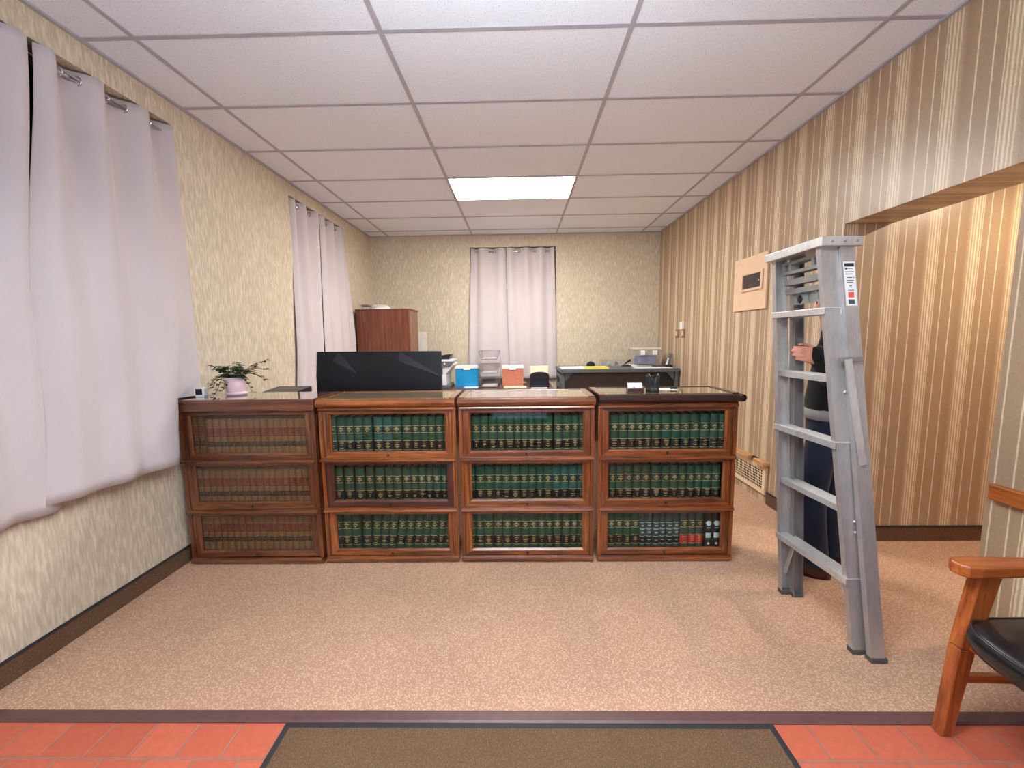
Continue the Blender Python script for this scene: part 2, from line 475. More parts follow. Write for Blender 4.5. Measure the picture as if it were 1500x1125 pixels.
# ------------------------------------------------------------------ mesh builder
class MB:
    def __init__(s):
        s.v, s.f, s.mi, s.mats = [], [], [], []

    def m(s, key):
        if key not in s.mats:
            s.mats.append(key)
        return s.mats.index(key)

    def add(s, verts, faces, mat):
        o = len(s.v)
        s.v += [tuple(p) for p in verts]
        k = s.m(mat)
        for f in faces:
            s.f.append([i + o for i in f])
            s.mi.append(k)
        return s

    def box(s, x0, x1, y0, y1, z0, z1, mat, xf=None):
        x0, x1 = sorted((x0, x1)); y0, y1 = sorted((y0, y1)); z0, z1 = sorted((z0, z1))
        vs = [(x, y, z) for x in (x0, x1) for y in (y0, y1) for z in (z0, z1)]
        if xf:
            vs = [xf(Vector(p)) for p in vs]
        return s.add(vs, [(0, 1, 3, 2), (4, 6, 7, 5), (0, 4, 5, 1), (2, 3, 7, 6), (0, 2, 6, 4), (1, 5, 7, 3)], mat)

    def hexa(s, bottom, top, mat):
        """bottom and top are four points each, counter-clockwise from above."""
        return s.add(list(bottom) + list(top), [(3, 2, 1, 0), (4, 5, 6, 7)] + [(i, (i + 1) % 4, (i + 1) % 4 + 4, i + 4) for i in range(4)], mat)

    def prism(s, poly, a0, a1, axis, mat):
        """poly in the two other axes (ordered), extruded from a0 to a1 along axis."""
        def mk(p, a):
            return {'x': (a, p[0], p[1]), 'y': (p[0], a, p[1]), 'z': (p[0], p[1], a)}[axis]
        n = len(poly)
        vs = [mk(p, a0) for p in poly] + [mk(p, a1) for p in poly]
        fs = [(i, (i + 1) % n, (i + 1) % n + n, i + n) for i in range(n)]
        fs += [tuple(range(n))[::-1], tuple(range(n, 2 * n))]
        return s.add(vs, fs, mat)

    def loft(s, rings, mat, closed=True, caps=True):
        n = len(rings[0])
        vs = [p for r in rings for p in r]
        fs = []
        for i in range(len(rings) - 1):
            for j in range(n if closed else n - 1):
                a, b = i * n + j, i * n + (j + 1) % n
                fs.append((a, b, b + n, a + n))
        if caps and closed:
            fs.append(tuple(range(n))[::-1])
            fs.append(tuple(range((len(rings) - 1) * n, len(rings) * n)))
        return s.add(vs, fs, mat)

    def tube(s, pts, rad, mat, n=10, caps=True):
        pts = [Vector(p) for p in pts]
        rs = rad if isinstance(rad, (list, tuple)) else [rad] * len(pts)
        rings = []
        t0 = (pts[1] - pts[0]).normalized()
        u = t0.orthogonal().normalized()
        for i, p in enumerate(pts):
            if i == 0:
                t = t0
            elif i == len(pts) - 1:
                t = (pts[i] - pts[i - 1]).normalized()
            else:
                t = ((pts[i] - pts[i - 1]).normalized() + (pts[i + 1] - pts[i]).normalized()).normalized()
            u = (u - t * u.dot(t)).normalized()
            w = t.cross(u)
            rings.append([p + (u * math.cos(2 * math.pi * k / n) + w * math.sin(2 * math.pi * k / n)) * rs[i] for k in range(n)])
        return s.loft(rings, mat, True, caps)

    def lathe(s, prof, mat, n=28, c=(0, 0, 0)):
        rings = [[(c[0] + r * math.cos(2 * math.pi * k / n), c[1] + r * math.sin(2 * math.pi * k / n), c[2] + z) for k in range(n)] for r, z in prof]
        return s.loft(rings, mat, True, True)

    def ell(s, c, r, mat, nu=16, nv=10, xf=None):
        rings = []
        for i in range(nv + 1):
            a = -math.pi / 2 + math.pi * i / nv
            rr = max(math.cos(a), 0.02)
            ring = [Vector((c[0] + r[0] * rr * math.cos(2 * math.pi * k / nu), c[1] + r[1] * rr * math.sin(2 * math.pi * k / nu), c[2] + r[2] * math.sin(a))) for k in range(nu)]
            rings.append([xf(p) for p in ring] if xf else ring)
        return s.loft(rings, mat, True, True)

    def torus(s, c, R_, r, axis, mat, n=20, k=8):
        rings = []
        for i in range(n + 1):
            a = 2 * math.pi * i / n
            ring = []
            for j in range(k):
                b = 2 * math.pi * j / k
                q, h = R_ + r * math.cos(b), r * math.sin(b)
                p = {'x': (h, q * math.cos(a), q * math.sin(a)), 'y': (q * math.cos(a), h, q * math.sin(a)), 'z': (q * math.cos(a), q * math.sin(a), h)}[axis]
                ring.append((c[0] + p[0], c[1] + p[1], c[2] + p[2]))
            rings.append(ring)
        return s.loft(rings, mat, True, False)

    def build(s, name, parent=None, bevel=0.0, smooth=False, seg=2, mods=None):
        me = bpy.data.meshes.new(name)
        me.from_pydata(s.v, [], s.f)
        for k in s.mats:
            me.materials.append(MT[k])
        for p, k in zip(me.polygons, s.mi):
            p.material_index = k
            p.use_smooth = smooth
        me.update()
        import bmesh
        bm = bmesh.new()
        bm.from_mesh(me)
        bmesh.ops.recalc_face_normals(bm, faces=bm.faces)
        bm.to_mesh(me)
        bm.free()
        o = bpy.data.objects.new(name, me)
        COL.objects.link(o)
        if parent:
            o.parent = parent
        if bevel:
            b = o.modifiers.new('edge', 'BEVEL')
            b.width = bevel
            b.segments = seg
            b.limit_method = 'ANGLE'
            b.angle_limit = R(40)
        return o


def tag(o, label=None, cat=None, group=None, kind=None):
    if label: o['label'] = label
    if cat: o['category'] = cat
    if group: o['group'] = group
    if kind: o['kind'] = kind
    return o


def thing(name, label, cat, loc=(0, 0, 0), rz=0.0, group=None):
    o = bpy.data.objects.new(name, None)
    o.empty_display_size = 0.05
    COL.objects.link(o)
    o.location = loc
    o.rotation_euler = (0, 0, rz)
    return tag(o, label, cat, group)


def copy_tree(o, parent=None):
    c = o.copy()
    COL.objects.link(c)
    if parent:
        c.parent = parent
    for ch in list(o.children):
        copy_tree(ch, c)
    return c


def struct(mb, name, parent=None, **kw):
    o = mb.build(name, parent, **kw)
    if parent is None:
        o['kind'] = 'structure'
    return o


ORD = ['first', 'second', 'third', 'fourth', 'fifth', 'sixth', 'seventh', 'eighth', 'ninth', 'tenth', 'eleventh', 'twelfth', 'thirteenth',
       'fourteenth', 'fifteenth', 'sixteenth', 'seventeenth', 'eighteenth', 'nineteenth', 'twentieth', 'twenty-first', 'twenty-second', 'twenty-third']

# ================================================================== THE SETTING
WT = 0.16
# floor: carpet and pavers
struct(MB().box(XL - WT, 4.3, 1.375, YB + WT, -0.05, 0, 'carpet'), 'floor')
struct(MB().box(XL - WT, XR + 0.3, YF - 0.15, 1.375, -0.05, 0, 'brick'), 'floor_pavers')
struct(MB().prism([(1.342, -0.001), (1.342, 0.004), (1.350, 0.008), (1.388, 0.008), (1.393, -0.001)], XL, XR, 'x', 'strip'), 'trim_1')
struct(MB().box(XR + 0.3, 4.3, 1.0, 1.375, -0.05, 0, 'carpet'), 'floor_hall')
# ceiling
struct(MB().box(XL - WT, XR + 0.1, YF - 0.15, YB + WT, ZC, ZC + 0.05, 'ceil'), 'ceiling')
mb = MB()
gb = 0.012
for i in range(0, 4):
    x = GX0 + i * TX
    mb.box(x - gb, x + gb, YF, YB, ZC - 0.005, ZC + 0.001, 'grid')
j = -7
while GY0 + j * TY < YB:
    y = GY0 + j * TY
    if y > YF:
        mb.box(XL, XR, y - gb, y + gb, ZC - 0.0045, ZC + 0.001, 'grid')
    j += 1
mb.box(XL, XL + 0.02, YF, YB, ZC - 0.012, ZC + 0.001, 'grid').box(XR - 0.02, XR, YF, YB, ZC - 0.012, ZC + 0.001, 'grid').box(XL, XR, YB - 0.02, YB, ZC - 0.012, ZC + 0.001, 'grid')
struct(mb, 'ceiling_grid')

# left wall with two window openings (y0, y1, z0, z1)
W1 = (0.80, 2.66, 0.95, 2.757)
W2 = (3.97, 5.17, 0.95, 2.775)
mb = MB()
ys = [YF - 0.15, W1[0], W1[1], W2[0], W2[1], YB + WT]
for k in range(0, 5, 2):
    mb.box(XL - WT, XL, ys[k], ys[k + 1], 0, ZC, 'paper_l')
for w in (W1, W2):
    mb.box(XL - WT, XL, w[0], w[1], 0, w[2], 'paper_l').box(XL - WT, XL, w[0], w[1], w[3], ZC, 'paper_l')
struct(mb, 'wall_left')
# back wall with a window opening
W3 = (-0.69, 0.555, 0.95, 2.718)
mb = MB()
mb.box(XL - WT, W3[0], YB, YB + WT, 0, ZC, 'paper_l').box(W3[1], XR + 0.1, YB, YB + WT, 0, ZC, 'paper_l')
mb.box(W3[0], W3[1], YB, YB + WT, 0, W3[2], 'paper_l').box(W3[0], W3[1], YB, YB + WT, W3[3], ZC, 'paper_l')
struct(mb, 'wall_back')
# right wall with the hall opening
mb = MB()
mb.box(XR, XR2, YF - 0.15, OY0, 0, ZC, 'stripe').box(XR, XR2, OY1, YB + WT, 0, ZC, 'stripe').box(XR, XR2, OY0, OY1, OZ, ZC, 'stripe')
struct(mb, 'wall_right')
struct(MB().box(XR2, 4.3, OY1, OY1 + 0.12, 0, 2.6, 'stripe'), 'wall_hall')
struct(MB().box(XR2, 4.3, 0.9, 1.02, 0, 2.6, 'wallhall').box(4.3, 4.42, 0.9, OY1 + 0.12, 0, 2.6, 'wallhall'), 'wall_hall_end')
struct(MB().box(XR2, 4.42, 0.9, OY1 + 0.12, 2.50, 2.56, 'ceil'), 'ceiling_hall')
# unseen front wall: entrance door, with wide side glazing added for fill daylight
DX0, DX1, DZ, SX = -0.52, 0.52, 2.45, 1.75
mb = MB()
mb.box(XL - WT, -SX, YF - 0.12, YF, 0, ZC, 'wallfront').box(SX, XR, YF - 0.12, YF, 0, ZC, 'wallfront').box(-SX, SX, YF - 0.12, YF, DZ, ZC, 'wallfront')
mb.box(-SX, DX0, YF - 0.12, YF, 0, 0.40, 'wallfront').box(DX1, SX, YF - 0.12, YF, 0, 0.40, 'wallfront')
struct(mb, 'wall_front')


def glazed(name, x0, x1, z0, z1, mid):
    m = MB()
    f = 0.07
    m.box(x0, x0 + f, YF - 0.09, YF - 0.03, z0, z1, 'doorpaint').box(x1 - f, x1, YF - 0.09, YF - 0.03, z0, z1, 'doorpaint')
    m.box(x0 + f, x1 - f, YF - 0.09, YF - 0.03, z0, z0 + f, 'doorpaint').box(x0 + f, x1 - f, YF - 0.09, YF - 0.03, z1 - f, z1, 'doorpaint')
    if mid:
        m.box(x0 + f, x1 - f, YF - 0.09, YF - 0.03, mid, mid + 0.09, 'doorpaint')
    o = struct(m, name)
    MB().box(x0 + f, x1 - f, YF - 0.065, YF - 0.058, z0 + f, z1 - f, 'pane').build('glass', o)


glazed('door_1', DX0, DX1, 0, DZ, 0.98)
glazed('window_4', -SX, DX0, 0.40, DZ, None)
glazed('window_5', DX1, SX, 0.40, DZ, None)
pl = bpy.data.lights.new('daylight_portal', 'AREA')
pl.shape = 'RECTANGLE'
pl.size, pl.size_y = 2 * SX, DZ
pl.cycles.is_portal = True
po = bpy.data.objects.new('daylight_portal', pl)
COL.objects.link(po)
po.location = (0, YF - 0.15, DZ / 2)
po.rotation_euler = (math.pi / 2, 0, 0)


def window(n, w, wall):
    """a sash window behind the curtains"""
    m = MB()
    g = MB()
    f = 0.06
    a0, a1, z0, z1 = w
    zm = (z0 + z1) / 2
    bars = [(a0, a0 + f, z0, z1), (a1 - f, a1, z0, z1), (a0 + f, a1 - f, z0, z0 + f), (a0 + f, a1 - f, z1 - f, z1), (a0 + f, a1 - f, zm - 0.03, zm + 0.03)]
    for b in bars:
        if wall == 'left':
            m.box(XL - 0.15, XL - 0.10, b[0], b[1], b[2], b[3], 'brown')
        else:
            m.box(b[0], b[1], YB + 0.10, YB + 0.15, b[2], b[3], 'brown')
    if wall == 'left':
        g.box(XL - 0.13, XL - 0.124, a0 + f, a1 - f, z0 + f, z1 - f, 'blackgloss')
    else:
        g.box(a0 + f, a1 - f, YB + 0.124, YB + 0.13, z0 + f, z1 - f, 'blackgloss')
    o = struct(m, 'window_%d' % n)
    g.build('sky_block_sheet', o)  # opaque black sheet, unseen, added to shut out sky light


window(1, W1, 'left')
window(2, W2, 'left')
window(3, W3, 'back')


def baseboard(name, segs):
    """segs: (x0,x1,y0,y1) footprints of the carpet-covered board"""
    m, t = MB(), MB()
    for x0, x1, y0, y1 in segs:
        m.box(x0, x1, y0, y1, 0, 0.094, 'carpet_base')
        t.box(x0 - 0.001, x1 + 0.001, y0 - 0.001, y1 + 0.001, 0.094, 0.104, 'rubber')
    o = struct(m, name)
    t.build('cap_strip', o)


baseboard('baseboard_left', [(XL, XL + 0.012, YF, YB)])
baseboard('baseboard_right', [(XR - 0.012, XR, OY1, 3.30), (XR - 0.012, XR, 4.25, YB), (XR - 0.012, XR, YF, OY0)])
baseboard('baseboard_hall', [(XR + 0.30, 4.3, OY1 - 0.012, OY1), (XR, XR + 0.30, OY1 - 0.012, OY1)])
baseboard('baseboard_back', [(XL + 0.02, XR - 0.02, YB - 0.012, YB)])
# wooden bumper rail on the wall beside the opening
struct(MB().box(XR - 0.032, XR, YF, 1.735, 0.685, 0.755, 'rail'), 'trim_2', bevel=0.006)
# two wallpapered cover plates on the back wall
for nm, z0, z1, lab in (('wall_access_cover', 1.99, 2.47, 'upper wallpapered cover plate on the back wall left of the curtain'),
                        ('wall_access_cover', 1.52, 1.97, 'lower wallpapered cover plate on the back wall above the printer')):
    tag(MB().box(-1.31, -0.96, YB - 0.005, YB, z0, z1, 'paper_l').build(nm, None, bevel=0.002), lab, 'cover plate', 'wallpapered cover plates')

# ------------------------------------------------------------------ ceiling lights
def light_panel(label, y0, xcol=1):
    x0 = GX0 + xcol * TX + gb
    x1 = x0 + TX - 2 * gb
    t = thing('ceiling_light', label, 'ceiling light', ((x0 + x1) / 2, y0 + TY / 2, ZC))
    hx, hy = (x1 - x0) / 2, TY / 2 - gb
    MB().box(-hx, hx, -hy, hy, -0.003, 0.0, 'panel').build('diffuser', t)
    m = MB()
    for a in (-1, 1):
        m.box(a * hx - 0.004, a * hx + 0.004, -hy, hy, -0.006, 0.0, 'white').box(-hx, hx, a * hy - 0.004, a * hy + 0.004, -0.006, 0.0, 'white')
    m.build('frame', t)
    return t


light_panel('white lit panel in the ceiling grid in front of the back wall', GY0 + 3 * TY)
# unseen lamp over the entrance, shaped to brighten ceiling and carpet
t = thing('fill_pendant', 'unseen fill pendant over the entrance mat, shaped to brighten ceiling and carpet', 'pendant light', (0.0, PEND_Y, PEND_Z))
MB().box(-0.60, 0.60, -0.17, 0.17, -0.025, 0.025, 'opal').build('fill_diffuser', t, bevel=0.008)
MB().box(-0.59, 0.59, -0.16, 0.16, 0.0255, 0.029, 'opal_up').build('added_uplight', t)  # upward glow added to lift the ceiling brightness
for sx in (-1, 1):
    MB().box(sx * 0.612 - 0.012, sx * 0.612 + 0.012, -0.18, 0.18, -0.03, 0.03, 'white').build('end_cap', t, bevel=0.004)
    MB().tube([(sx * 0.612, 0, 0.03), (sx * 0.612, 0, ZC - PEND_Z)], 0.004, 'white', 8).build('hanger', t)

t = thing('ceiling_light', 'round warm lamp on the hallway ceiling', 'ceiling light', (3.15, 2.0, 2.50))
MB().lathe([(0.10, -0.02), (0.11, 0.0)], 'white', 24).build('base', t)
ld = bpy.data.lights.new('hall_lamp', 'AREA')
ld.shape = 'DISK'
ld.size = 0.10
ld.energy = HALL_W
ld.color = HALL_C
lo = bpy.data.objects.new('lamp', ld)
COL.objects.link(lo)
lo.parent = t
lo.location = (0, 0, -0.06)


# ================================================================== CURTAINS
def catmull(P, n):
    out = []
    P = [Vector(p) for p in P]
    for i in range(len(P) - 1):
        p0, p1, p2, p3 = P[max(i - 1, 0)], P[i], P[i + 1], P[min(i + 2, len(P) - 1)]
        for k in range(n):
            t = k / n
            out.append(0.5 * ((2 * p1) + (-p0 + p2) * t + (2 * p0 - 5 * p1 + 4 * p2 - p3) * t * t + (-p0 + 3 * p1 - 3 * p2 + p3) * t ** 3))
    out.append(P[-1])
    return out


def curtain(label, wall, levels, grommets, hem_dip=0.0):
    """levels: [(z, [(s, off), ...])] top to bottom, same number of points; s along the wall, off into the room."""
    def W(s, off, z):
        return (XL + off, s, z) if wall == 'left' else (s, YB - off, z)
    z_top = levels[0][0]
    lv = [(z, catmull([(a, b, 0) for a, b in pts], 8)) for z, pts in levels]
    n = len(lv[0][1])
    rows = []
    NZ = 40
    zb = levels[-1][0]
    for i in range(NZ + 1):
        z = z_top + (zb - z_top) * i / NZ
        k = 0
        while k < len(lv) - 2 and z < lv[k + 1][0]:
            k += 1
        za, A = lv[k]
        zc, B = lv[k + 1]
        f = min(1, max(0, (za - z) / (za - zc)))
        f2 = f * f * (3 - 2 * f) * 0.5 + f * 0.5
        rows.append([W(*(A[q] * (1 - f2) + B[q] * f2)[:2], z - hem_dip * (i / NZ) ** 3 * math.sin(q * 0.21)) for q in range(n)])
    s0 = levels[0][1][0]
    root = thing('curtain', label, 'curtain', W(s0[0], 0, zb), 0, 'grommet curtains')
    off = Vector(root.location)
    m = MB()
    m.loft([[Vector(p) - off for p in r] for r in rows], 'curtain', closed=False, caps=False)
    o = m.build('fabric', root, smooth=True)
    sd = o.modifiers.new('cloth', 'SOLIDIFY')
    sd.thickness = 0.003
    sd.offset = 0
    # hem stitched double at the bottom
    zr = z_top - 0.045
    for s, ofs in grommets:
        c = Vector(W(s, ofs, zr)) - off
        MB().torus(c, 0.021, 0.0045, 'y' if wall == 'left' else 'x', 'chrome').build('grommet', root, smooth=True)
    return root


def wave(s0, s1, n, mid, amp, first=1):
    """n half-waves between s0 and s1: crest, trough ..."""
    pts = []
    for i in range(n + 1):
        pts.append((s0 + (s1 - s0) * i / n, mid + amp * (first if i % 2 == 0 else -first)))
    return pts


RO = -0.030      # rod plane relative to the wall face


def cross(pts):
    out = []
    for (a, b), (c, d) in zip(pts, pts[1:]):
        if (b - RO) * (d - RO) < 0:
            t = (RO - b) / (d - b)
            out.append((a + (c - a) * t, RO))
    return out


# window by the camera, two panels
tA = [(0.90, 0.0), (1.02, -0.07), (1.14, 0.03), (1.26, -0.07), (1.38, 0.03), (1.50, -0.07), (1.62, 0.03), (1.74, -0.07), (1.86, 0.035), (1.93, -0.02)]
mA = [(0.86, 0.03), (1.00, 0.02), (1.10, 0.09), (1.22, 0.03), (1.32, 0.09), (1.42, 0.03), (1.50, 0.10), (1.60, 0.05), (1.70, 0.085), (1.765, 0.03)]
bA = [(0.84, 0.03), (0.97, 0.03), (1.06, 0.10), (1.20, 0.04), (1.30, 0.09), (1.42, 0.03), (1.50, 0.07), (1.60, 0.03), (1.72, 0.04), (1.79, 0.012)]
curtain('lilac grey grommet curtain panel nearest the camera, cut off by the frame', 'left', [(2.745, tA), (1.57, mA), (0.655, bA)], cross(tA), 0.008)
tB = [(1.935, 0.0), (1.995, 0.03), (2.10, -0.07), (2.205, 0.03), (2.33, -0.07), (2.46, 0.03), (2.56, -0.06), (2.61, -0.03), (2.655, 0.01), (2.66, 0.012)]
mB = [(1.735, 0.055), (1.83, 0.11), (1.95, 0.095), (2.07, 0.115), (2.18, 0.085), (2.32, 0.105), (2.455, 0.10), (2.50, 0.055), (2.58, 0.03), (2.67, 0.02)]
kB = [(1.735, 0.055), (1.83, 0.10), (1.95, 0.09), (2.06, 0.11), (2.17, 0.08), (2.28, 0.11), (2.385, 0.10), (2.405, 0.045), (2.53, 0.028), (2.67, 0.020)]
bB = [(1.70, 0.04), (1.80, 0.085), (1.92, 0.075), (2.03, 0.115), (2.13, 0.085), (2.24, 0.12), (2.33, 0.115), (2.395, 0.045), (2.53, 0.028), (2.66, 0.020)]
curtain('lilac grey grommet curtain panel hanging down beside the left end of the bookcases', 'left', [(2.745, tB), (1.57, mB), (1.08, kB), (0.69, bB)], cross(tB), 0.0)
# second window on the left wall
tC = [(4.01, -0.02), (4.06, 0.01), (4.12, -0.06), (4.22, 0.03), (4.36, -0.06), (4.47, 0.03), (4.55, -0.02)]
mC = [(3.90, 0.02), (3.95, 0.05), (4.03, 0.03), (4.10, 0.07), (4.20, 0.05), (4.29, 0.09), (4.35, 0.04)]
bC = [(3.82, 0.02), (3.86, 0.06), (3.94, 0.03), (4.02, 0.08), (4.12, 0.05), (4.22, 0.09), (4.28, 0.04)]
curtain('nearer of the two grey curtain panels at the far left window', 'left', [(2.765, tC), (1.40, mC), (0.72, bC)], cross(tC))
tD = [(4.56, 0.0), (4.62, 0.03), (4.72, -0.06), (4.83, 0.03), (4.95, -0.06), (5.06, 0.03), (5.12, -0.04), (5.165, 0.0)]
mD = [(4.40, 0.05), (4.50, 0.085), (4.62, 0.05), (4.75, 0.09), (4.86, 0.06), (4.98, 0.09), (5.08, 0.04), (5.20, 0.07)]
bD = [(4.38, 0.05), (4.50, 0.09), (4.62, 0.05), (4.76, 0.09), (4.88, 0.06), (5.0, 0.09), (5.12, 0.04), (5.22, 0.06)]
curtain('farther grey curtain panel at the far left window, beside the cherry cabinet', 'left', [(2.765, tD), (1.40, mD), (0.72, bD)], cross(tD))
# back wall window
tE = [(-0.675, 0.0), (-0.655, 0.02), (-0.60, -0.055), (-0.52, 0.025), (-0.36, -0.055), (-0.25, 0.025), (-0.165, -0.03)]
mE = [(-0.72, 0.03), (-0.69, 0.05), (-0.62, 0.02), (-0.53, 0.06), (-0.38, 0.045), (-0.25, 0.06), (-0.15, 0.02)]
bE = [(-0.76, 0.03), (-0.72, 0.05), (-0.66, 0.02), (-0.56, 0.06), (-0.40, 0.045), (-0.24, 0.06), (-0.12, 0.02)]
curtain('grey curtain panel on the left half of the back wall window', 'back', [(2.705, tE), (1.80, mE), (0.80, bE)], cross(tE))
tF = [(-0.16, 0.0), (-0.11, 0.03), (0.0, -0.055), (0.125, 0.028), (0.23, -0.055), (0.34, 0.025), (0.44, -0.055), (0.49, 0.0), (0.53, 0.015)]
mF = [(-0.155, 0.055), (-0.08, 0.07), (0.02, 0.04), (0.14, 0.07), (0.24, 0.05), (0.34, 0.06), (0.43, 0.02), (0.49, 0.05), (0.55, 0.03)]
bF = [(-0.13, 0.055), (-0.04, 0.07), (0.05, 0.03), (0.15, 0.07), (0.25, 0.05), (0.35, 0.06), (0.43, 0.02), (0.49, 0.05), (0.56, 0.03)]
curtain('grey curtain panel on the right half of the back wall window', 'back', [(2.705, tF), (1.80, mF), (0.80, bF)], cross(tF))
for lab, a, b, z, wall in (('chrome curtain rod over the nearest left window', 0.805, 2.655, 2.70, 'left'), ('chrome curtain rod over the far left window', 3.975, 5.165, 2.72, 'left'), ('chrome curtain rod over the back wall window', -0.685, 0.55, 2.66, 'back')):
    t = thing('curtain_rod', lab, 'curtain rod', (XL + RO, a, z) if wall == 'left' else (a, YB - RO, z), 0, 'curtain rods')
    L = b - a
    e = (0, L, 0) if wall == 'left' else (L, 0, 0)
    MB().tube([(0, 0, 0), e], 0.010, 'chrome', 14).build('rod', t, smooth=True)
    for q in (0, 1):
        c = Vector(e) * q
        d = Vector(e).normalized() * (0.012 if q == 0 else -0.012)
        MB().tube([c, c + d], 0.018, 'chrome', 14).build('end_cap', t, smooth=True)

# ================================================================== BOOKCASES
YD = 2.436     # plane of the door fronts
BD = 0.335     # case depth
SECT = [(0.04, 0.345, 0.044, 0.326, 0.082, 0.307), (0.345, 0.668, 0.361, 0.654, 0.405, 0.632), (0.668, 0.99, 0.682, 0.972, 0.718, 0.952)]


def half_round(m, x0, x1, zc, r, y, proud, mat):
    poly = [(y, zc - r)]
    for k in range(9):
        a = -math.pi / 2 + math.pi * k / 8
        poly.append((y - proud * math.cos(a), zc + r * math.sin(a)))
    poly.append((y, zc + r))
    return m.prism(poly[::-1], x0, x1, 'x', mat)


def bookcase(label, x0, x1, wood, doorwoods, topkind, ytop=0.0, toph=1.052, yoff=0.0):
    xc = (x0 + x1) / 2
    w = (x1 - x0) / 2
    t = thing('barrister_bookcase', label, 'bookcase', (xc, YD + yoff, 0), 0, 'row of barrister bookcases')
    wx, wz = wood + '_x', wood + '_z'
    # base
    m = MB()
    m.box(-w, w, 0.0, BD, 0, 0.04, wx)
    half_round(m, -w + 0.004, w - 0.004, 0.021, 0.019, 0.0, 0.018, wx)
    m.build('base', t)
    for k, (z0, z1, d0, d1, g0, g1) in enumerate(SECT):
        dx = doorwoods[k] + '_x'
        dz = doorwoods[k] + '_z'
        m = MB()
        sw = 0.024
        m.box(-w, -w + sw, 0, BD, z0, z1, wz).box(w - sw, w, 0, BD, z0, z1, wz)
        m.box(-w + sw, w - sw, 0.03, BD, z0, z0 + 0.014, 'case').box(-w + sw, w - sw, BD - 0.01, BD, z0 + 0.014, z1, 'case')
        m.box(-w + sw, w - sw, 0.03, BD, z1 - 0.010, z1, 'case')
        m.build('section_case', t, bevel=0.002)
        m = MB()
        half_round(m, -w + 0.008, w - 0.008, z1, 0.0165, 0.008, 0.034, wx)
        m.build('half_round_molding', t, smooth=False)
        # door: mitred frame with a bevelled inner edge
        fx, gx = w - sw - 0.002, w - sw - 0.046
        o_ = [(-fx, d0), (fx, d0), (fx, d1), (-fx, d1)]
        i_ = [(-gx, g0), (gx, g0), (gx, g1), (-gx, g1)]
        e_ = [(-gx - 0.010, g0 - 0.010), (gx + 0.010, g0 - 0.010), (gx + 0.010, g1 + 0.008), (-gx - 0.010, g1 + 0.008)]
        m = MB()
        for s in range(4):
            a, b = s, (s + 1) % 4
            mat = dx if s % 2 == 0 else dz
            P = lambda q, y: (q[0], y, q[1])
            m.add([P(o_[a], 0.004), P(o_[b], 0.004), P(e_[b], 0.004), P(e_[a], 0.004), P(i_[b], 0.014), P(i_[a], 0.014), P(i_[b], 0.024), P(i_[a], 0.024), P(o_[b], 0.024), P(o_[a], 0.024)],
                  [(0, 1, 2, 3), (3, 2, 4, 5), (5, 4, 6, 7), (7, 6, 8, 9), (9, 8, 1, 0)], mat)
        d = m.build('door', t)
        MB().box(-gx - 0.004, gx + 0.004, 0.016, 0.019, g0 - 0.004, g1 + 0.004, 'pane_hazed' if wood == 'oakb' else 'pane').build('glass_pane', d)
        zk = (d0 + g0) / 2
        kb = MB().lathe([(0.003, 0), (0.003, 0.006), (0.0075, 0.010), (0.0075, 0.015), (0.004, 0.019)], 'knob', 12).build('door_knob', d, smooth=True)
        kb.rotation_euler = (math.pi / 2, 0, 0)
        kb.location = (0, 0.004, zk)
    # top
    m = MB()
    if topkind == 'flat':
        m.box(-w - 0.018, w + 0.012, -0.024, BD, 0.995, toph - 0.006, wx)
        half_round(m, -w - 0.014, w + 0.008, 0.992, 0.010, -0.010, 0.02, wx)
        m.build('top', t, bevel=0.004)
        tag(MB().box(-w - 0.014, w + 0.008, -0.018, BD - 0.004, toph - 0.006, toph, 'topbrown').build('glass_sheet', t, bevel=0.002), 'glossy brown glass sheet')
    else:
        tm = 'mahog_x' if topkind == 'dark' else wx
        zt = toph
        half_round(m, -w - (0.0 if topkind != 'dark' else 0.0), w + (0.0 if topkind != 'dark' else 0.012), 1.006 + (zt - 1.052) + 0.018, 0.026, 0.0, 0.036, tm)
        m.box(-w, w, 0.0, BD, 0.992, zt - 0.006, tm)
        m.build('top', t)
        b = MB()
        fr = 0.038
        b.box(-w + 0.002, -w + fr, -0.004, BD, zt - 0.006, zt + 0.004, wx if topkind != 'dark' else 'oak_x').box(w - fr, w - 0.002, -0.004, BD, zt - 0.006, zt + 0.004, wx if topkind != 'dark' else 'mahog_x')
        b.box(-w + fr, w - fr, BD - 0.02, BD, zt - 0.006, zt + 0.003, wx if topkind != 'dark' else 'mahog_x')
        b.build('edge_rim', t, bevel=0.002)
        MB().box(-w + fr, w - fr, 0.004, BD - 0.02, zt - 0.006, zt, 'topglass_d' if topkind == 'dark' else 'topglass').build('glass_sheet', t)
    if topkind == 'dark':
        # end scroll of the dark top
        MB().tube([(w + 0.010, -0.030, 1.026 + (zt - 1.052)), (w + 0.010, BD, 1.026 + (zt - 1.052))], 0.022, 'mahog_x', 14).build('end_roll', t, smooth=True)
    return t


UX = [(-2.098, -1.252), (-1.234, -0.389), (-0.371, 0.457), (0.479, 1.318)]
bookcase('aged oak barrister bookcase of tan law books against the curtained wall', *UX[0], 'oakb', ['oakb', 'oakb', 'oakb'], 'flat', toph=1.058, yoff=-0.012)
bookcase('oak barrister bookcase of green books whose middle door is dark', *UX[1], 'oak', ['oak', 'oakd', 'oak'], 'rim')
bookcase('oak barrister bookcase of green books, third from the curtained wall', *UX[2], 'oakr', ['oak', 'oak', 'oakr'], 'rim')
bookcase('barrister bookcase with near-black rounded top, beside the open passage', *UX[3], 'oakr', ['oakr', 'oakr', 'oakr'], 'dark', toph=1.062)

# ------------------------------------------------------------------ books
BH, BDP = 0.245, 0.19


def spine_arc(w, bul=0.009, n=8):
    return [(-w / 2 + w * i / n, -bul * math.sin(math.pi * i / n)) for i in range(n + 1)]


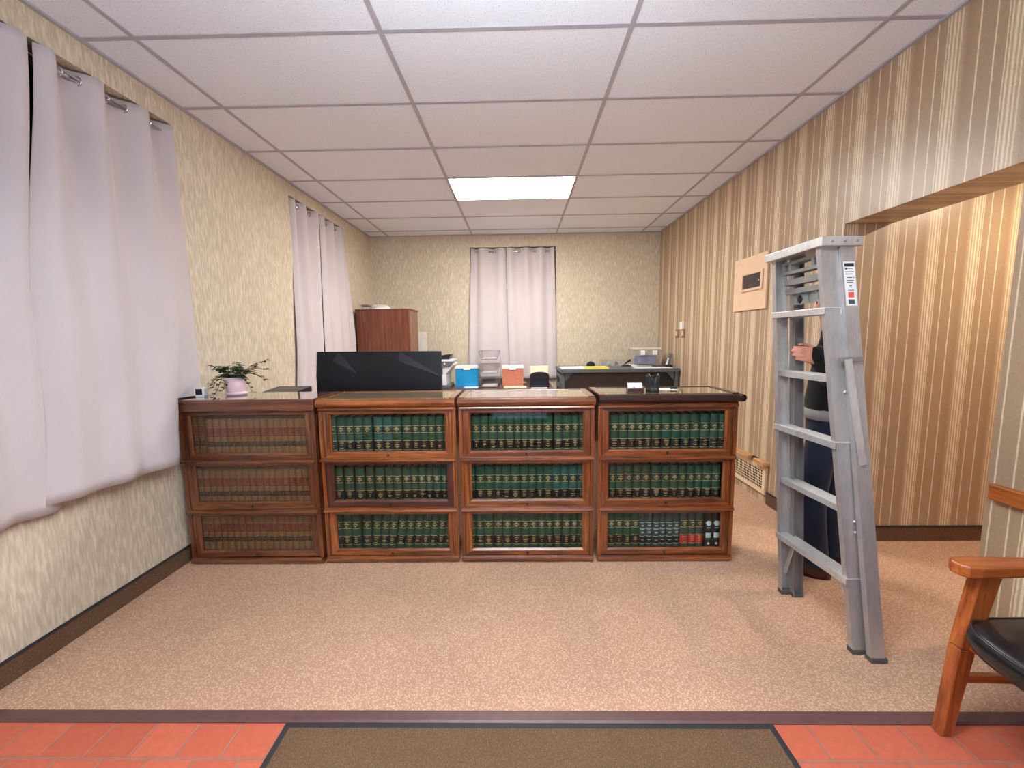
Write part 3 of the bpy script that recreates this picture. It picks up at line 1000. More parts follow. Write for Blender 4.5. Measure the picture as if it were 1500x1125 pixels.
def strip(m, w, z0, z1, mat, off=0.0006, frac=1.0):
    a = spine_arc(w)
    if frac < 1:
        a = [(x * frac, y) for x, y in a]
        a = [(x, -0.009 * math.cos(math.pi * x / w)) for x, _ in a]
    rows = [[(x, y - off, z) for x, y in a] for z in (z0, z1)]
    return m.loft(rows, mat, closed=False, caps=False)


def flat(m, w, x0, x1, z0, z1, mat, off=0.0010):
    n = 6
    xs_ = [x0 + (x1 - x0) * i / n for i in range(n + 1)]
    return m.loft([[(x, -0.009 * math.cos(math.pi * x / w) - off, z) for x in xs_] for z in (z0, z1)], mat, closed=False, caps=False)


def book_proto(kind, w, seed):
    rnd = random.Random(seed)
    H = BH
    root = bpy.data.objects.new('law_book', None)
    root.empty_display_size = 0.03
    COL.objects.link(root)
    cov = {'green': 'green', 'bluegreen': 'green2', 'slate': 'slate', 'redtag': 'slate', 'tan': 'tan', 'brown': 'tan2', 'black': 'blacklib'}[kind]
    m = MB()
    a = spine_arc(w)
    out = [(w / 2, BDP), (-w / 2, BDP)]
    inn = 0.004
    poly = a + [(w / 2, BDP), (w / 2 - 0.003, BDP), (w / 2 - 0.003, inn), (-w / 2 + 0.003, inn), (-w / 2 + 0.003, BDP), (-w / 2, BDP)]
    m.prism(poly, 0, H, 'z', cov)
    m.build('cover', root)
    MB().box(-w / 2 + 0.003, w / 2 - 0.003, 0.006, BDP - 0.006, 0.003, H - 0.005, 'pages').build('page_block', root)
    lab, g = MB(), MB()
    if kind in ('green', 'bluegreen', 'redtag'):
        lm = 'redlab2' if kind == 'redtag' else 'blacklab'
        strip(lab, w, 0.038, 0.090, lm)
        lab2 = MB()
        strip(lab2, w, 0.146, 0.184, 'greenpanel')
        lab2.build('crest_panel', root)
        for z in (0.034, 0.092, 0.142, 0.186):
            strip(g, w, z, z + 0.0030, 'gold', 0.0010)
        # small temple emblem: pediment, columns, steps
        e = w * 0.30
        for q, (hw, zz) in enumerate(((0.25, 0.178), (0.6, 0.174), (0.95, 0.170), (1.0, 0.162), (0.45, 0.156), (0.30, 0.151))):
            flat(g, w, -e * hw, e * hw, zz, zz + 0.0027, 'gold')
        # title lines
        z = 0.082
        while z > 0.046:
            hw = rnd.uniform(0.3, 1.0) * w * 0.33
            if rnd.random() < 0.9:
                flat(g, w, -hw, hw, z, z + rnd.choice((0.002, 0.0026, 0.0034)), 'gold')
            z -= rnd.choice((0.006, 0.008, 0.011))
    elif kind == 'slate':
        strip(lab, w, 0.036, 0.080, 'blacklab')
        for z in (0.032, 0.082, 0.128, 0.134, 0.172):
            strip(g, w, z, z + 0.0024, 'palelab', 0.0010)
        for z in (0.150, 0.155, 0.110, 0.105, 0.058):
            flat(g, w, -w * 0.24, w * 0.24, z, z + 0.003, 'palelab')
    elif kind in ('tan', 'brown'):
        lab2 = MB()
        strip(lab2, w, 0.130, 0.186, 'redlab')
        tag(lab2.build('spine_label', root), 'faded red spine label')
        strip(lab, w, 0.066, 0.099, 'blacklab')
        for z in (0.0635, 0.0825, 0.100, 0.128, 0.142, 0.188, 0.225):
            strip(g, w, z, z + 0.0016, 'gold', 0.0010)
        for z in (0.176, 0.168, 0.158, 0.150, 0.090, 0.072):
            hw = rnd.uniform(0.3, 0.95) * w * 0.33
            flat(g, w, -hw, hw, z, z + 0.002, 'gold')
    else:
        flat(lab, w, -w * 0.34, w * 0.34, 0.072, 0.104, 'palelab')
        for cz, fr in ((0.168, 0.36), (0.034, 0.17)):
            N_ = 24
            pts = [(fr * w * math.cos(2 * math.pi * k / N_), cz + fr * w * math.sin(2 * math.pi * k / N_)) for k in range(N_)]
            half = [(fr * w * 0.5 * math.cos(2 * math.pi * k / N_), cz + fr * w * 0.5 * math.sin(2 * math.pi * k / N_)) for k in range(N_)]
            P3 = [(x, -0.009 * math.cos(math.pi * x / w) - 0.0012, z) for x, z in pts + half + [(0, cz)]]
            lab.add(P3, [(k, (k + 1) % N_, N_ + (k + 1) % N_, N_ + k) for k in range(N_)] + [(N_ + k, N_ + (k + 1) % N_, 2 * N_) for k in range(N_)], 'palelab')
        for z in (0.140, 0.134):
            flat(g, w, -w * 0.26, w * 0.26, z, z + 0.002, 'palelab')
    lab.build('spine_label', root)
    g.build('gilt_tooling', root)
    return root


PROTO = {}
WLIST = [0.037, 0.040, 0.044, 0.048, 0.051, 0.055, 0.059]


def book(kind, w, var, x, z, lean, label, group, y=YD + 0.055, sz=1.0):
    wi = min(WLIST, key=lambda q: abs(q - w))
    key = (kind, wi, var)
    if key not in PROTO:
        o = PROTO[key] = book_proto(kind, wi, hash((WLIST.index(wi), var)) & 0xffff)
    else:
        o = copy_tree(PROTO[key])
    o.location = (x, y, z + wi / 2 * abs(math.sin(lean)))
    o.rotation_euler = (0, lean, 0)
    o.scale = (1, 1, sz)
    tag(o, label, 'book', group)
    return o


SHELF = ['bottom', 'middle', 'top']
CASE = ['first', 'second', 'third', 'fourth']
KIND_TXT = {'green': 'green cloth law book', 'bluegreen': 'blue-green law book', 'slate': 'slate law book with silver lines', 'redtag': 'slate green law book with red label',
            'tan': 'tan calf law book', 'brown': 'larger brown law book', 'black': 'black book with pale round sticker'}


def fill(case, shelf, spec):
    """spec: list of (kind, width, lean degrees, gap before)"""
    x0, x1 = UX[case]
    x = x0 + 0.028
    z = SECT[shelf][0] + 0.0145
    rnd = random.Random(case * 10 + shelf)
    n = 0
    prev = 0.0
    yo = -0.012 if case == 0 else 0.0
    for kind, w, lean, gap in spec:
        wi = min(WLIST, key=lambda q: abs(q - w))
        ln = R(lean)
        x += gap
        if lean != prev and lean > 0:
            pass
        adv = wi / math.cos(ln)
        if x + adv + (BH * math.sin(ln)) > x1 - 0.026 + (0.02 if ln else 0):
            break
        sz = 1.0
        if kind == 'brown':
            sz = 1.08
        nm = '%s, %s from the left, %s shelf of %s bookcase' % (KIND_TXT[kind], ORD[n], SHELF[shelf], CASE[case])
        book(kind, wi, rnd.randrange(3), x + adv / 2, z, ln, nm, 'law books, %s shelf of %s bookcase' % (SHELF[shelf], CASE[case]), YD + 0.055 + yo + rnd.uniform(0, 0.006), sz)
        x += adv + 0.0036
        prev = lean
        n += 1
    return n


def row(kind, n, ws, gaps={}, leans={}, kinds={}):
    return [(kinds.get(i, kind), ws[i % len(ws)], leans.get(i, 0), gaps.get(i, 0)) for i in range(n)]


# tan calf reports in the first bookcase
fill(0, 2, row('tan', 21, [0.040, 0.037, 0.040, 0.040], kinds={0: 'brown', 1: 'brown'}, gaps={2: 0.012}))
fill(0, 1, row('tan', 21, [0.040, 0.040, 0.037, 0.040]))
fill(0, 0, row('tan', 21, [0.040, 0.037, 0.040, 0.037]))
# green reporters
G = 'green'
fill(1, 2, row(G, 16, [0.051, 0.051, 0.048, 0.051, 0.055, 0.055, 0.055, 0.055, 0.055, 0.048, 0.048, 0.044, 0.044, 0.044, 0.048, 0.044], {1: 0.004, 3: 0.003, 5: 0.010, 8: 0.005}, kinds={5: 'bluegreen', 6: 'bluegreen'}))
fill(1, 1, row(G, 16, [0.055, 0.055, 0.055, 0.048, 0.055, 0.048, 0.051, 0.048, 0.044, 0.044, 0.044, 0.048, 0.044], {0: 0.020, 1: 0.010, 2: 0.012, 3: 0.008, 4: 0.008, 5: 0.006, 7: 0.004}))
fill(1, 0, row(G, 16, [0.048, 0.055, 0.055, 0.051, 0.051, 0.048, 0.048, 0.051, 0.051, 0.048, 0.048, 0.044, 0.044, 0.044], {0: 0.004, 3: 0.010, }, {3: 2.5, 4: 6, 5: 7.0, 6: 7.5, 7: 8, 8: 8, 9: 8, 10: 8, 11: 8, 12: 8, 13: 8, 14: 8, 15: 8}))
fill(2, 2, row(G, 18, [0.044, 0.048, 0.048, 0.051, 0.048, 0.051, 0.040, 0.040, 0.040, 0.044, 0.055, 0.051, 0.051, 0.044, 0.051, 0.048, 0.048], {10: 0.003, 11: 0.008}))
fill(2, 1, row(G, 17, [0.055, 0.055, 0.055, 0.048, 0.051, 0.055, 0.048, 0.048, 0.044, 0.051, 0.048, 0.048, 0.051, 0.048, 0.044], {1: 0.004}, kinds={10: 'bluegreen', 11: 'bluegreen', 12: 'bluegreen', 13: 'bluegreen'}))
fill(2, 0, row(G, 17, [0.055, 0.048, 0.055, 0.055, 0.055, 0.055, 0.051, 0.048, 0.048, 0.044, 0.051, 0.048, 0.044, 0.044, 0.044], {3: 0.004}, {11: 2, 12: 2, 13: 2}))
fill(3, 2, row(G, 17, [0.055, 0.051, 0.051, 0.048, 0.048, 0.044, 0.055, 0.059, 0.055, 0.055, 0.055, 0.055, 0.051, 0.048]))
fill(3, 1, row(G, 17, [0.051, 0.044, 0.048, 0.051, 0.048, 0.055, 0.059, 0.051, 0.048, 0.048, 0.048, 0.044, 0.055, 0.048, 0.044], {6: 0.004}))
kk = {i: 'slate' for i in range(5, 11)}
kk.update({11: 'redtag', 12: 'redtag', 13: 'redtag', 14: 'black', 15: 'black'})
fill(3, 0, row(G, 16, [0.044, 0.048, 0.048, 0.048, 0.048, 0.037, 0.040, 0.040, 0.037, 0.044, 0.037, 0.051, 0.044, 0.044, 0.048, 0.048], {14: 0.004}, kinds=kk))

# ================================================================== THINGS ON THE BOOKCASES
ZT1 = 1.058
# potted plant in the first bookcase's corner
PX, PY = -1.862, 2.63
t = thing('potted_plant', 'trailing green plant in a pale pink pot on the first bookcase', 'plant', (PX, PY, ZT1))
t.scale = (0.88, 0.88, 0.92)
MB().lathe([(0.060, 0.0), (0.070, 0.008), (0.074, 0.024), (0.068, 0.024), (0.050, 0.012)], 'pink', 32).build('saucer', t, smooth=True)
MB().lathe([(0.052, 0.014), (0.058, 0.022), (0.066, 0.055), (0.075, 0.130), (0.071, 0.130), (0.064, 0.105), (0.01, 0.103)], 'pink', 32).build('pot', t, smooth=True)
MB().lathe([(0.065, 0.104), (0.060, 0.112), (0.02, 0.116)], 'soil', 24).build('soil', t)
rnd = random.Random(3)
fo, st = MB(), MB()


def leaf(m, p, d, L, wd, mat):
    d = d.normalized()
    side = d.cross(Vector((0, 0, 1)))
    side = side.normalized() if side.length > 0.1 else Vector((1, 0, 0))
    n = side.cross(d)
    q = []
    for f, ww, hh in ((0, 0.1, 0), (0.3, 0.9, 0.06), (0.6, 1.0, 0.05), (0.85, 0.55, 0), (1.0, 0.02, -0.05)):
        c = p + d * L * f
        q.append([c - side * wd * ww + n * hh * L * 1.6, c + n * hh * L * -0.3, c + side * wd * ww + n * hh * L * 1.6])
    m.loft(q, mat, closed=False, caps=False)


stems = []
for k in range(26):
    ang = rnd.uniform(0, 2 * math.pi)
    reach = rnd.uniform(0.05, 0.13)
    h = rnd.uniform(0.05, 0.105)
    stems.append((ang, reach, h, rnd.uniform(-0.06, 0.02)))
stems += [(0.15, 0.21, 0.085, -0.02), (0.05, 0.19, 0.06, -0.06), (-0.3, 0.13, 0.05, -0.14), (3.3, 0.15, 0.07, -0.13), (3.0, 0.14, 0.08, -0.16), (3.6, 0.12, 0.06, -0.17), (2.8, 0.16, 0.10, -0.04), (4.5, 0.085, 0.03, -0.08), (4.4, 0.10, 0.03, -0.10), (3.45, 0.17, 0.05, -0.10), (0.4, 0.20, 0.10, 0.03)]
for ang, reach, h, drop in stems:
    dx, dy = math.cos(ang), math.sin(ang)
    pts = []
    for i in range(8):
        f = i / 7
        r = 0.02 + reach * f
        z = 0.112 + h * math.sin(min(1, f * 1.5) * math.pi / 2) + drop * f * f
        pts.append(Vector((dx * r + rnd.uniform(-0.004, 0.004), dy * r * 0.8 + rnd.uniform(-0.004, 0.004), max(z, 0.01))))
    st.tube(pts, 0.0015, 'stem', 5)
    for i in range(1, 8):
        for sgn in (-1, 1):
            if rnd.random() < 0.9:
                d = Vector((dx + rnd.uniform(-0.7, 0.7) - sgn * dy, dy + rnd.uniform(-0.7, 0.7) + sgn * dx, rnd.uniform(-0.5, 0.5)))
                leaf(fo, pts[i], d, rnd.uniform(0.026, 0.042), rnd.uniform(0.010, 0.015), 'leaf' if rnd.random() < 0.8 else 'leaf2')
st.build('stems', t, smooth=True)
fo.build('foliage', t, smooth=True)

# white cube camera
t = thing('cube_camera', 'small white cube camera with a black face at the end of the first bookcase', 'camera', (-2.03, 2.545, ZT1), R(12))
MB().box(-0.024, 0.024, -0.024, 0.024, 0.0, 0.008, 'white').build('foot', t, bevel=0.003)
MB().box(-0.030, 0.030, -0.028, 0.028, 0.008, 0.064, 'white').build('housing', t, bevel=0.008, seg=3)
MB().box(-0.019, 0.019, -0.0305, -0.0275, 0.018, 0.055, 'blackgloss').build('lens_window', t, bevel=0.002)
tag(MB().tube([(-2.105, 2.45, ZT1 + 0.004), (-2.09, 2.52, ZT1 + 0.004), (-2.07, 2.585, ZT1 + 0.004)], 0.004, 'cord', 8).build('cable', None, smooth=True), 'short dark cable lying behind the white cube camera', 'cable')

ZT4 = 1.062
# business card holder
t = thing('card_holder', 'brown card holder on the dark bookcase top beside the pen cup', 'card holder', (0.735, 2.565, ZT4))
MB().prism([(-0.02, 0), (0.025, 0), (0.025, 0.020), (0.012, 0.020), (0.008, 0.008), (-0.012, 0.008), (-0.014, 0.020), (-0.020, 0.020)], -0.050, 0.050, 'x', 'brown').build('base', t, bevel=0.001)
cards = MB().add([(-0.046, -0.010, 0.009), (0.046, -0.010, 0.009), (0.046, 0.012, 0.052), (-0.046, 0.012, 0.052), (-0.046, 0.002, 0.009), (0.046, 0.002, 0.009), (0.046, 0.018, 0.052), (-0.046, 0.018, 0.052)],
         [(0, 1, 2, 3), (4, 7, 6, 5), (0, 4, 5, 1), (3, 2, 6, 7), (0, 3, 7, 4), (1, 5, 6, 2)], 'paper').build('business_cards', t)
MB().box(-0.014, -0.004, -0.0040, -0.0030, 0.024, 0.028, 'ink').build('printed_mark', cards)
MB().box(-0.047, 0.047, 0.019, 0.024, 0.02, 0.058, 'brown').build('back_plate', t, bevel=0.001)

# pen cup of black wire mesh
t = thing('pen_cup', 'black wire mesh pen cup with silver clip arms on the dark bookcase top', 'pen cup', (0.842, 2.56, ZT4))
m = MB()
m.lathe([(0.040, 0.0), (0.041, 0.004), (0.036, 0.004)], 'mesh', 24)
for k in range(28):
    a = 2 * math.pi * k / 28
    a2 = a + 2.2
    m.tube([(0.040 * math.cos(a + 2.2 * f), 0.040 * math.sin(a + 2.2 * f), 0.003 + 0.092 * f) for f in (0, 0.25, 0.5, 0.75, 1)], 0.0011, 'mesh', 4)
    m.tube([(0.040 * math.cos(a - 2.2 * f), 0.040 * math.sin(a - 2.2 * f), 0.003 + 0.092 * f) for f in (0, 0.25, 0.5, 0.75, 1)], 0.0011, 'mesh', 4)
m.build('mesh_wall', t)
MB().torus((0, 0, 0.096), 0.040, 0.003, 'z', 'mesh', 28, 8).build('rim', t, smooth=True)
MB().tube([(-0.030, -0.012, 0.112), (0.0, -0.038, 0.060), (0.030, -0.010, 0.112), (0.041, 0.002, 0.100), (0.041, 0.0, 0.02)], 0.0022, 'chrome', 6).build('clip_arms', t, smooth=True)
for k, (lab, x, y, ax, ay, mat) in enumerate((('black pen standing at the left of the mesh cup', -0.012, 0.008, -0.012, 0.012, 'blackplastic'), ('dark pen standing at the right of the mesh cup', 0.014, 0.006, 0.016, 0.012, 'printer_g'))):
    p = thing('pen', lab, 'pen', (0.842 + x, 2.56 + y, ZT4 + 0.005), 0, 'pens in the mesh cup')
    MB().tube([(0, 0, 0), (ax * 0.9, ay, 0.085)], 0.004, mat, 8).build('barrel', p, smooth=True)
    MB().tube([(ax * 0.9, ay, 0.085), (ax, ay * 1.1, 0.100)], 0.0042, 'blackplastic', 8).build('cap', p, smooth=True)
tag(MB().box(0.90, 1.02, 2.60, 2.69, ZT4, ZT4 + 0.003, 'paper').build('paper_slip', None), 'white paper slip lying beside the mesh pen cup', 'paper')
t = thing('binder_clip', 'small black clip on the white slip beside the pen cup', 'clip', (1.00, 2.63, ZT4 + 0.003))
MB().prism([(-0.008, 0), (0.008, 0), (0.002, 0.012), (-0.002, 0.012)], -0.02, 0.02, 'x', 'blackplastic').build('body', t)
MB().tube([(-0.012, -0.008, 0.003), (-0.008, -0.030, 0.003), (0.008, -0.030, 0.003), (0.012, -0.008, 0.003)], 0.001, 'chrome', 5).build('handle', t)

# ================================================================== BEHIND THE COUNTER
# desk and monitor right behind the bookcases
t = thing('office_desk', 'brown desk standing behind the bookcases under the monitor', 'desk', (-1.25, 3.25, 0))
MB().box(-0.86, 0.80, -0.38, 0.42, 0.71, 0.74, 'deskbrown').build('desktop', t, bevel=0.003)
for sx in (-1, 1):
    MB().box(sx * 0.76 - 0.02, sx * 0.76 + 0.02, -0.34, 0.38, 0, 0.71, 'deskbrown').build('side_panel', t, bevel=0.003)
MB().box(-0.74, 0.74, -0.33, -0.31, 0.3, 0.71, 'deskbrown').build('modesty_panel', t)

t = thing('computer_monitor', 'wide black monitor seen from behind, above the second bookcase', 'monitor', (-1.035, 3.0, 0.74))
hw, zb, zt = 0.462, 0.195, 0.585
V = []
mm = MB()
# faceted shell: outer rim at y=0, ridge lines drawn outward (towards the bookcases)
xs = [-hw, -0.30, -0.10, 0.155, hw]
top = [(x, 0.0, zt - 0.006 * (i / 4)) for i, x in enumerate(xs)]
ridge = [(-hw, -0.030, 0.405), (-0.33, -0.034, 0.515), (-0.16, -0.030, 0.425), (0.155, -0.034, 0.510), (hw, -0.030, 0.395)]
low = [(-hw, -0.034, zb), (-0.33, -0.034, zb), (-0.16, -0.034, zb), (0.155, -0.034, zb), (hw, -0.034, zb)]
back = [(x, 0.022, zt - 0.006 * (i / 4)) for i, x in enumerate(xs)]
backl = [(x, 0.022, zb) for x in xs]
vs = top + ridge + low + backl + back
fs = []
for r_ in range(4):
    for i in range(4):
        fs.append((r_ * 5 + i, r_ * 5 + i + 1, r_ * 5 + i + 6, r_ * 5 + i + 5))
for i in range(4):
    fs.append((20 + i, 20 + i + 1, i + 1, i))
fs += [(0, 5, 10, 15, 20), (4, 24, 19, 14, 9)]
mm.add(vs, fs, 'blackgloss')
mm.build('rear_shell', t)
MB().box(-hw + 0.008, hw - 0.008, 0.0222, 0.026, zb + 0.008, zt - 0.012, 'blackplastic').build('screen', t)
MB().box(-0.05, 0.05, -0.02, 0.015, 0.01, 0.30, 'blackplastic').build('stand_neck', t, bevel=0.004)
MB().box(-0.20, 0.20, -0.07, 0.16, 0.0, 0.014, 'blackplastic').build('stand_foot', t, bevel=0.004)

t = thing('document_scanner', 'flat black device just showing above the bookcase between plant and monitor', 'scanner', (-1.83, 3.08, 0.74))
MB().box(-0.14, 0.135, -0.10, 0.20, 0, 0.255, 'blackplastic').build('body', t, bevel=0.006)
MB().prism([(-0.10, 0.255), (0.20, 0.255), (0.20, 0.300), (-0.10, 0.275)], -0.14, 0.135, 'x', 'blackplastic').build('lid', t, bevel=0.004)

# cherry cabinet
t = thing('storage_cabinet', 'tall cherry laminate cabinet in the back left corner', 'cabinet', (-1.75, 5.5, 0))
MB().box(-0.35, 0.333, -0.20, 0.20, 0.04, 1.785, 'cabinet').box(0.333, 0.35, -0.20, 0.20, 0.04, 1.785, 'cabside').build('carcass', t, bevel=0.002)
MB().box(-0.36, 0.36, -0.205, 0.21, 1.785, 1.805, 'cabinet').build('top_panel', t, bevel=0.003)
MB().box(-0.34, 0.34, -0.18, 0.19, 0, 0.04, 'hole').build('plinth', t)
t = thing('plastic_bowl', 'milky white plastic bowl upside down on the cherry cabinet', 'bowl', (-1.83, 5.47, 1.805))
MB().lathe([(0.13, 0.0), (0.135, 0.012), (0.115, 0.040), (0.085, 0.062), (0.02, 0.066)], 'bowlwhite', 24).build('shell', t, smooth=True)
MB().torus((0, 0, 0.006), 0.133, 0.006, 'z', 'white', 28, 8).build('rim', t, smooth=True)
t = thing('plastic_tub', 'small tub with grey lid beside the bowl on the cherry cabinet', 'tub', (-2.0, 5.42, 1.805))
MB().box(-0.05, 0.04, -0.05, 0.05, 0, 0.045, 'clear').build('body', t, bevel=0.006)
MB().box(-0.055, 0.045, -0.055, 0.055, 0.045, 0.062, 'traygrey').build('lid', t, bevel=0.004)
# sheet pinned on the wall
tag(MB().box(-1.50, -1.365, YB - 0.003, YB, 1.15, 1.515, 'paperlt').build('wall_notice', None), 'off-white notice sheet on the back wall beside the cherry cabinet', 'notice')

# brown desk along the back wall
DZ2 = 0.75
t = thing('office_desk', 'brown desk along the back wall below the curtained window', 'desk', (-0.36, 5.52, 0))
MB().box(-0.86, 0.815, -0.375, 0.40, DZ2 - 0.03, DZ2, 'deskbrown').build('desktop', t, bevel=0.003)
for sx in (-1, 1):
    MB().box(sx * 0.78 - 0.02, sx * 0.78 + 0.02, -0.34, 0.38, 0, DZ2 - 0.03, 'deskbrown').build('side_panel', t, bevel=0.003)
MB().box(-0.76, 0.76, 0.30, 0.32, 0.3, DZ2 - 0.03, 'deskbrown').build('modesty_panel', t)

# printer
t = thing('printer', 'white and black printer beside the blue box on the back desk', 'printer', (-1.03, 5.50, DZ2))
MB().box(-0.17, 0.115, -0.19, 0.20, 0, 0.05, 'printer_g').build('base', t, bevel=0.006)
MB().prism([(-0.17, 0.05), (0.075, 0.05), (0.075, 0.20), (0.175, 0.32), (0.165, 0.34), (-0.17, 0.34)], -0.18, 0.20, 'y', 'printer_w').build('body', t, bevel=0.006)
MB().box(-0.17, 0.03, -0.19, -0.15, 0.19, 0.29, 'blackplastic').build('paper_slot', t)
cpan = MB().prism([(-0.17, 0.30), (0.12, 0.30), (0.175, 0.345), (0.175, 0.36), (-0.17, 0.37)], -0.20, -0.05, 'y', 'printer_g').build('control_panel', t, bevel=0.005)
for q in (-0.07, 0.06):
    bt = MB().lathe([(0.012, 0), (0.010, 0.006)], 'white', 12).build('button', cpan)
    bt.location = (q, -0.20, 0.335)
    bt.rotation_euler = (math.pi / 2, 0, 0)
MB().box(-0.17, 0.17, -0.15, 0.19, 0.36, 0.385, 'printer_w').build('lid', t, bevel=0.006)
MB().prism([(-0.16, 0.385), (0.10, 0.385), (0.125, 0.455), (0.06, 0.45), (-0.06, 0.43), (-0.16, 0.455)], -0.08, 0.14, 'y', 'blackplastic').build('document_feeder', t, bevel=0.006)


def file_box(label, x0, x1, y, h, mat):
    w = (x1 - x0) / 2
    t = thing('file_box', label, 'box', ((x0 + x1) / 2, y, DZ2), 0, 'file boxes on the back desk')
    MB().box(-w, w, 0, 0.26, 0, h - 0.03, mat).build('body', t, bevel=0.003)
    MB().box(-w - 0.006, w + 0.006, -0.006, 0.266, h - 0.035, h, 'white').build('lid', t, bevel=0.004)
    MB().box(-0.045, 0.045, -0.010, 0.0, h - 0.055, h - 0.025, 'white').build('latch', t, bevel=0.003)
    return t


file_box('bright blue file box with white lid on the back desk', -0.868, -0.557, 5.545, 0.285, 'blue')
file_box('terracotta orange file box with white lid on the back desk', -0.225, 0.062, 5.535, 0.28, 'orange')
tag(MB().box(-0.74, -0.55, 5.40, 5.53, DZ2, DZ2 + 0.004, 'paper').build('paper_sheet', None), 'white sheet lying in front of the blue box', 'paper')
tag(MB().box(-0.20, 0.10, 5.36, 5.52, DZ2, DZ2 + 0.006, 'cream').build('paper_sheet', None), 'cream folder lying in front of the orange box', 'folder')

# three tier letter tray
t = thing('letter_tray', 'three tier smoky plastic letter tray between blue and orange boxes', 'letter tray', (-0.395, 5.42, DZ2))
for k in range(3):
    zc = 0.01 + k * 0.185
    m = MB()
    wt, wb_, hh = 0.148, 0.105, 0.115
    m.add([(-wb_, 0, zc), (wb_, 0, zc), (wb_, 0.24, zc), (-wb_, 0.24, zc), (-wt, 0, zc + hh), (wt, 0, zc + hh), (wt, 0.24, zc + hh), (-wt, 0.24, zc + hh)], [(0, 1, 2, 3), (0, 3, 7, 4), (1, 5, 6, 2), (2, 6, 7, 3)], 'smoke')
    # front lip with a scoop
    m.add([(-wb_, 0, zc), (wb_, 0, zc), (0.07, 0, zc + 0.03), (-0.07, 0, zc + 0.03), (wt, 0, zc + hh), (0.085, 0, zc + hh), (-wt, 0, zc + hh), (-0.085, 0, zc + hh)], [(0, 1, 2, 3), (1, 4, 5, 2), (0, 3, 7, 6)], 'smoke')
    tr = m.build('tray', t)
    sd = tr.modifiers.new('wall', 'SOLIDIFY')
    sd.thickness = 0.003
    MB().tube([(-wt, 0, zc + hh), (-wb_, 0, zc), (wb_, 0, zc), (wt, 0, zc + hh), (wt, 0.24, zc + hh), (-wt, 0.24, zc + hh), (-wt, 0, zc + hh)], 0.0035, 'printer_g', 6).build('rim', tr)
    pp = MB().box(-wb_ + 0.008, wb_ - 0.008, 0.012, 0.225, zc + 0.004, zc + (0.016 if k else 0.024), 'paper').build('letter_paper', None)
    pp.location = t.location
    tag(pp, 'white papers in the %s tier of the letter tray' % SHELF[k], 'paper', 'papers in the letter tray')
for sx in (-1, 1):
    for yy in (0.03, 0.21):
        MB().tube([(sx * 0.143, yy, 0.0), (sx * 0.143, yy, 0.49)], 0.004, 'clear', 6).build('post', t)

# black rounded holder with cream files
t = thing('file_holder', 'black round-topped file holder on the back desk beside the steel bench', 'file holder', (0.272, 5.36, DZ2))
arc = [(-0.128, 0.015)] + [(0.128, 0.015)] + [(0.128 * math.cos(a), 0.165 + 0.045 * math.sin(a)) for a in [math.pi * k / 12 for k in range(13)]]
MB().prism(arc, -0.01, 0.02, 'y', 'blackplastic').build('front_plate', t, bevel=0.004)
MB().box(-0.128, 0.128, 0.02, 0.15, 0.0, 0.018, 'blackplastic').build('tray', t, bevel=0.002)
MB().box(-0.128, -0.122, 0.02, 0.15, 0.018, 0.15, 'blackplastic').box(0.122, 0.128, 0.02, 0.15, 0.018, 0.15, 'blackplastic').build('side_plate', t)
tag(MB().box(0.152, 0.392, 5.40, 5.44, DZ2 + 0.0185, DZ2 + 0.285, 'cream').build('file_folder', None, bevel=0.006), 'cream file folders standing in the black round-topped holder', 'folder')
tag(MB().box(0.16, 0.37, 5.25, 5.345, DZ2, DZ2 + 0.004, 'paper').build('paper_sheet', None), 'white sheet lying in front of the black file holder', 'paper')

# grey steel bench
GZ = 1.0
gx0, gx1, gy0, gy1 = 0.535, 2.04, 5.17, 5.92
t = thing('steel_bench', 'tall grey steel bench in the back right corner', 'bench', ((gx0 + gx1) / 2, gy0, 0))
w = (gx1 - gx0) / 2
MB().box(-w, w, 0, gy1 - gy0, GZ - 0.045, GZ, 'deskgrey').build('top', t, bevel=0.004)
for sx in (-1, 1):
    m = MB()
    xa, xb = sorted((sx * w - sx * 0.01, sx * w - sx * 0.05))
    m.box(xa, xb, 0.02, 0.08, 0, GZ - 0.045, 'deskgrey').box(xa, xb, 0.66, 0.72, 0, GZ - 0.045, 'deskgrey')
    for z in (0.08, 0.45, 0.72, 0.87):
        m.box(xa, xb, 0.08, 0.66, z, z + 0.05, 'deskgrey')
    m.build('leg_frame', t, bevel=0.003)
MB().box(-w + 0.05, w - 0.33, 0.10, 0.12, 0.25, GZ - 0.045, 'deskpanel').build('modesty_panel', t)
MB().box(w - 0.33, w - 0.05, 0.06, 0.60, 0.15, GZ - 0.05, 'blackplastic').build('drawer_unit', t, bevel=0.004)
for sx in (-1, 1):
    MB().add([(sx * (w - 0.06), 0.03, GZ - 0.046), (sx * (w - 0.16), 0.03, GZ - 0.046), (sx * (w - 0.06), 0.03, GZ - 0.15), (sx * (w - 0.06), 0.05, GZ - 0.046), (sx * (w - 0.16), 0.05, GZ - 0.046), (sx * (w - 0.06), 0.05, GZ - 0.15)],
             [(0, 1, 2), (3, 5, 4), (0, 3, 4, 1), (1, 4, 5, 2), (2, 5, 3, 0)], 'deskgrey').build('gusset', t)
tag(MB().box(0.56, 0.90, 5.30, 5.62, GZ, GZ + 0.010, 'paper').build('paper_stack', None), 'white paper stack at the left end of the steel bench', 'paper')
t = thing('legal_pad', 'yellow legal pad at the front edge of the steel bench', 'pad', (1.03, 5.33, GZ))
MB().box(-0.17, 0.13, -0.11, 0.12, 0.0, 0.018, 'yellow').build('pages', t)
MB().box(-0.17, 0.13, 0.09, 0.12, 0.018, 0.021, 'paperlt').build('binding', t)
t = thing('tape_dispenser', 'black lump of a tape dispenser beside the clear organiser on the bench', 'dispenser', (1.01, 5.72, GZ))
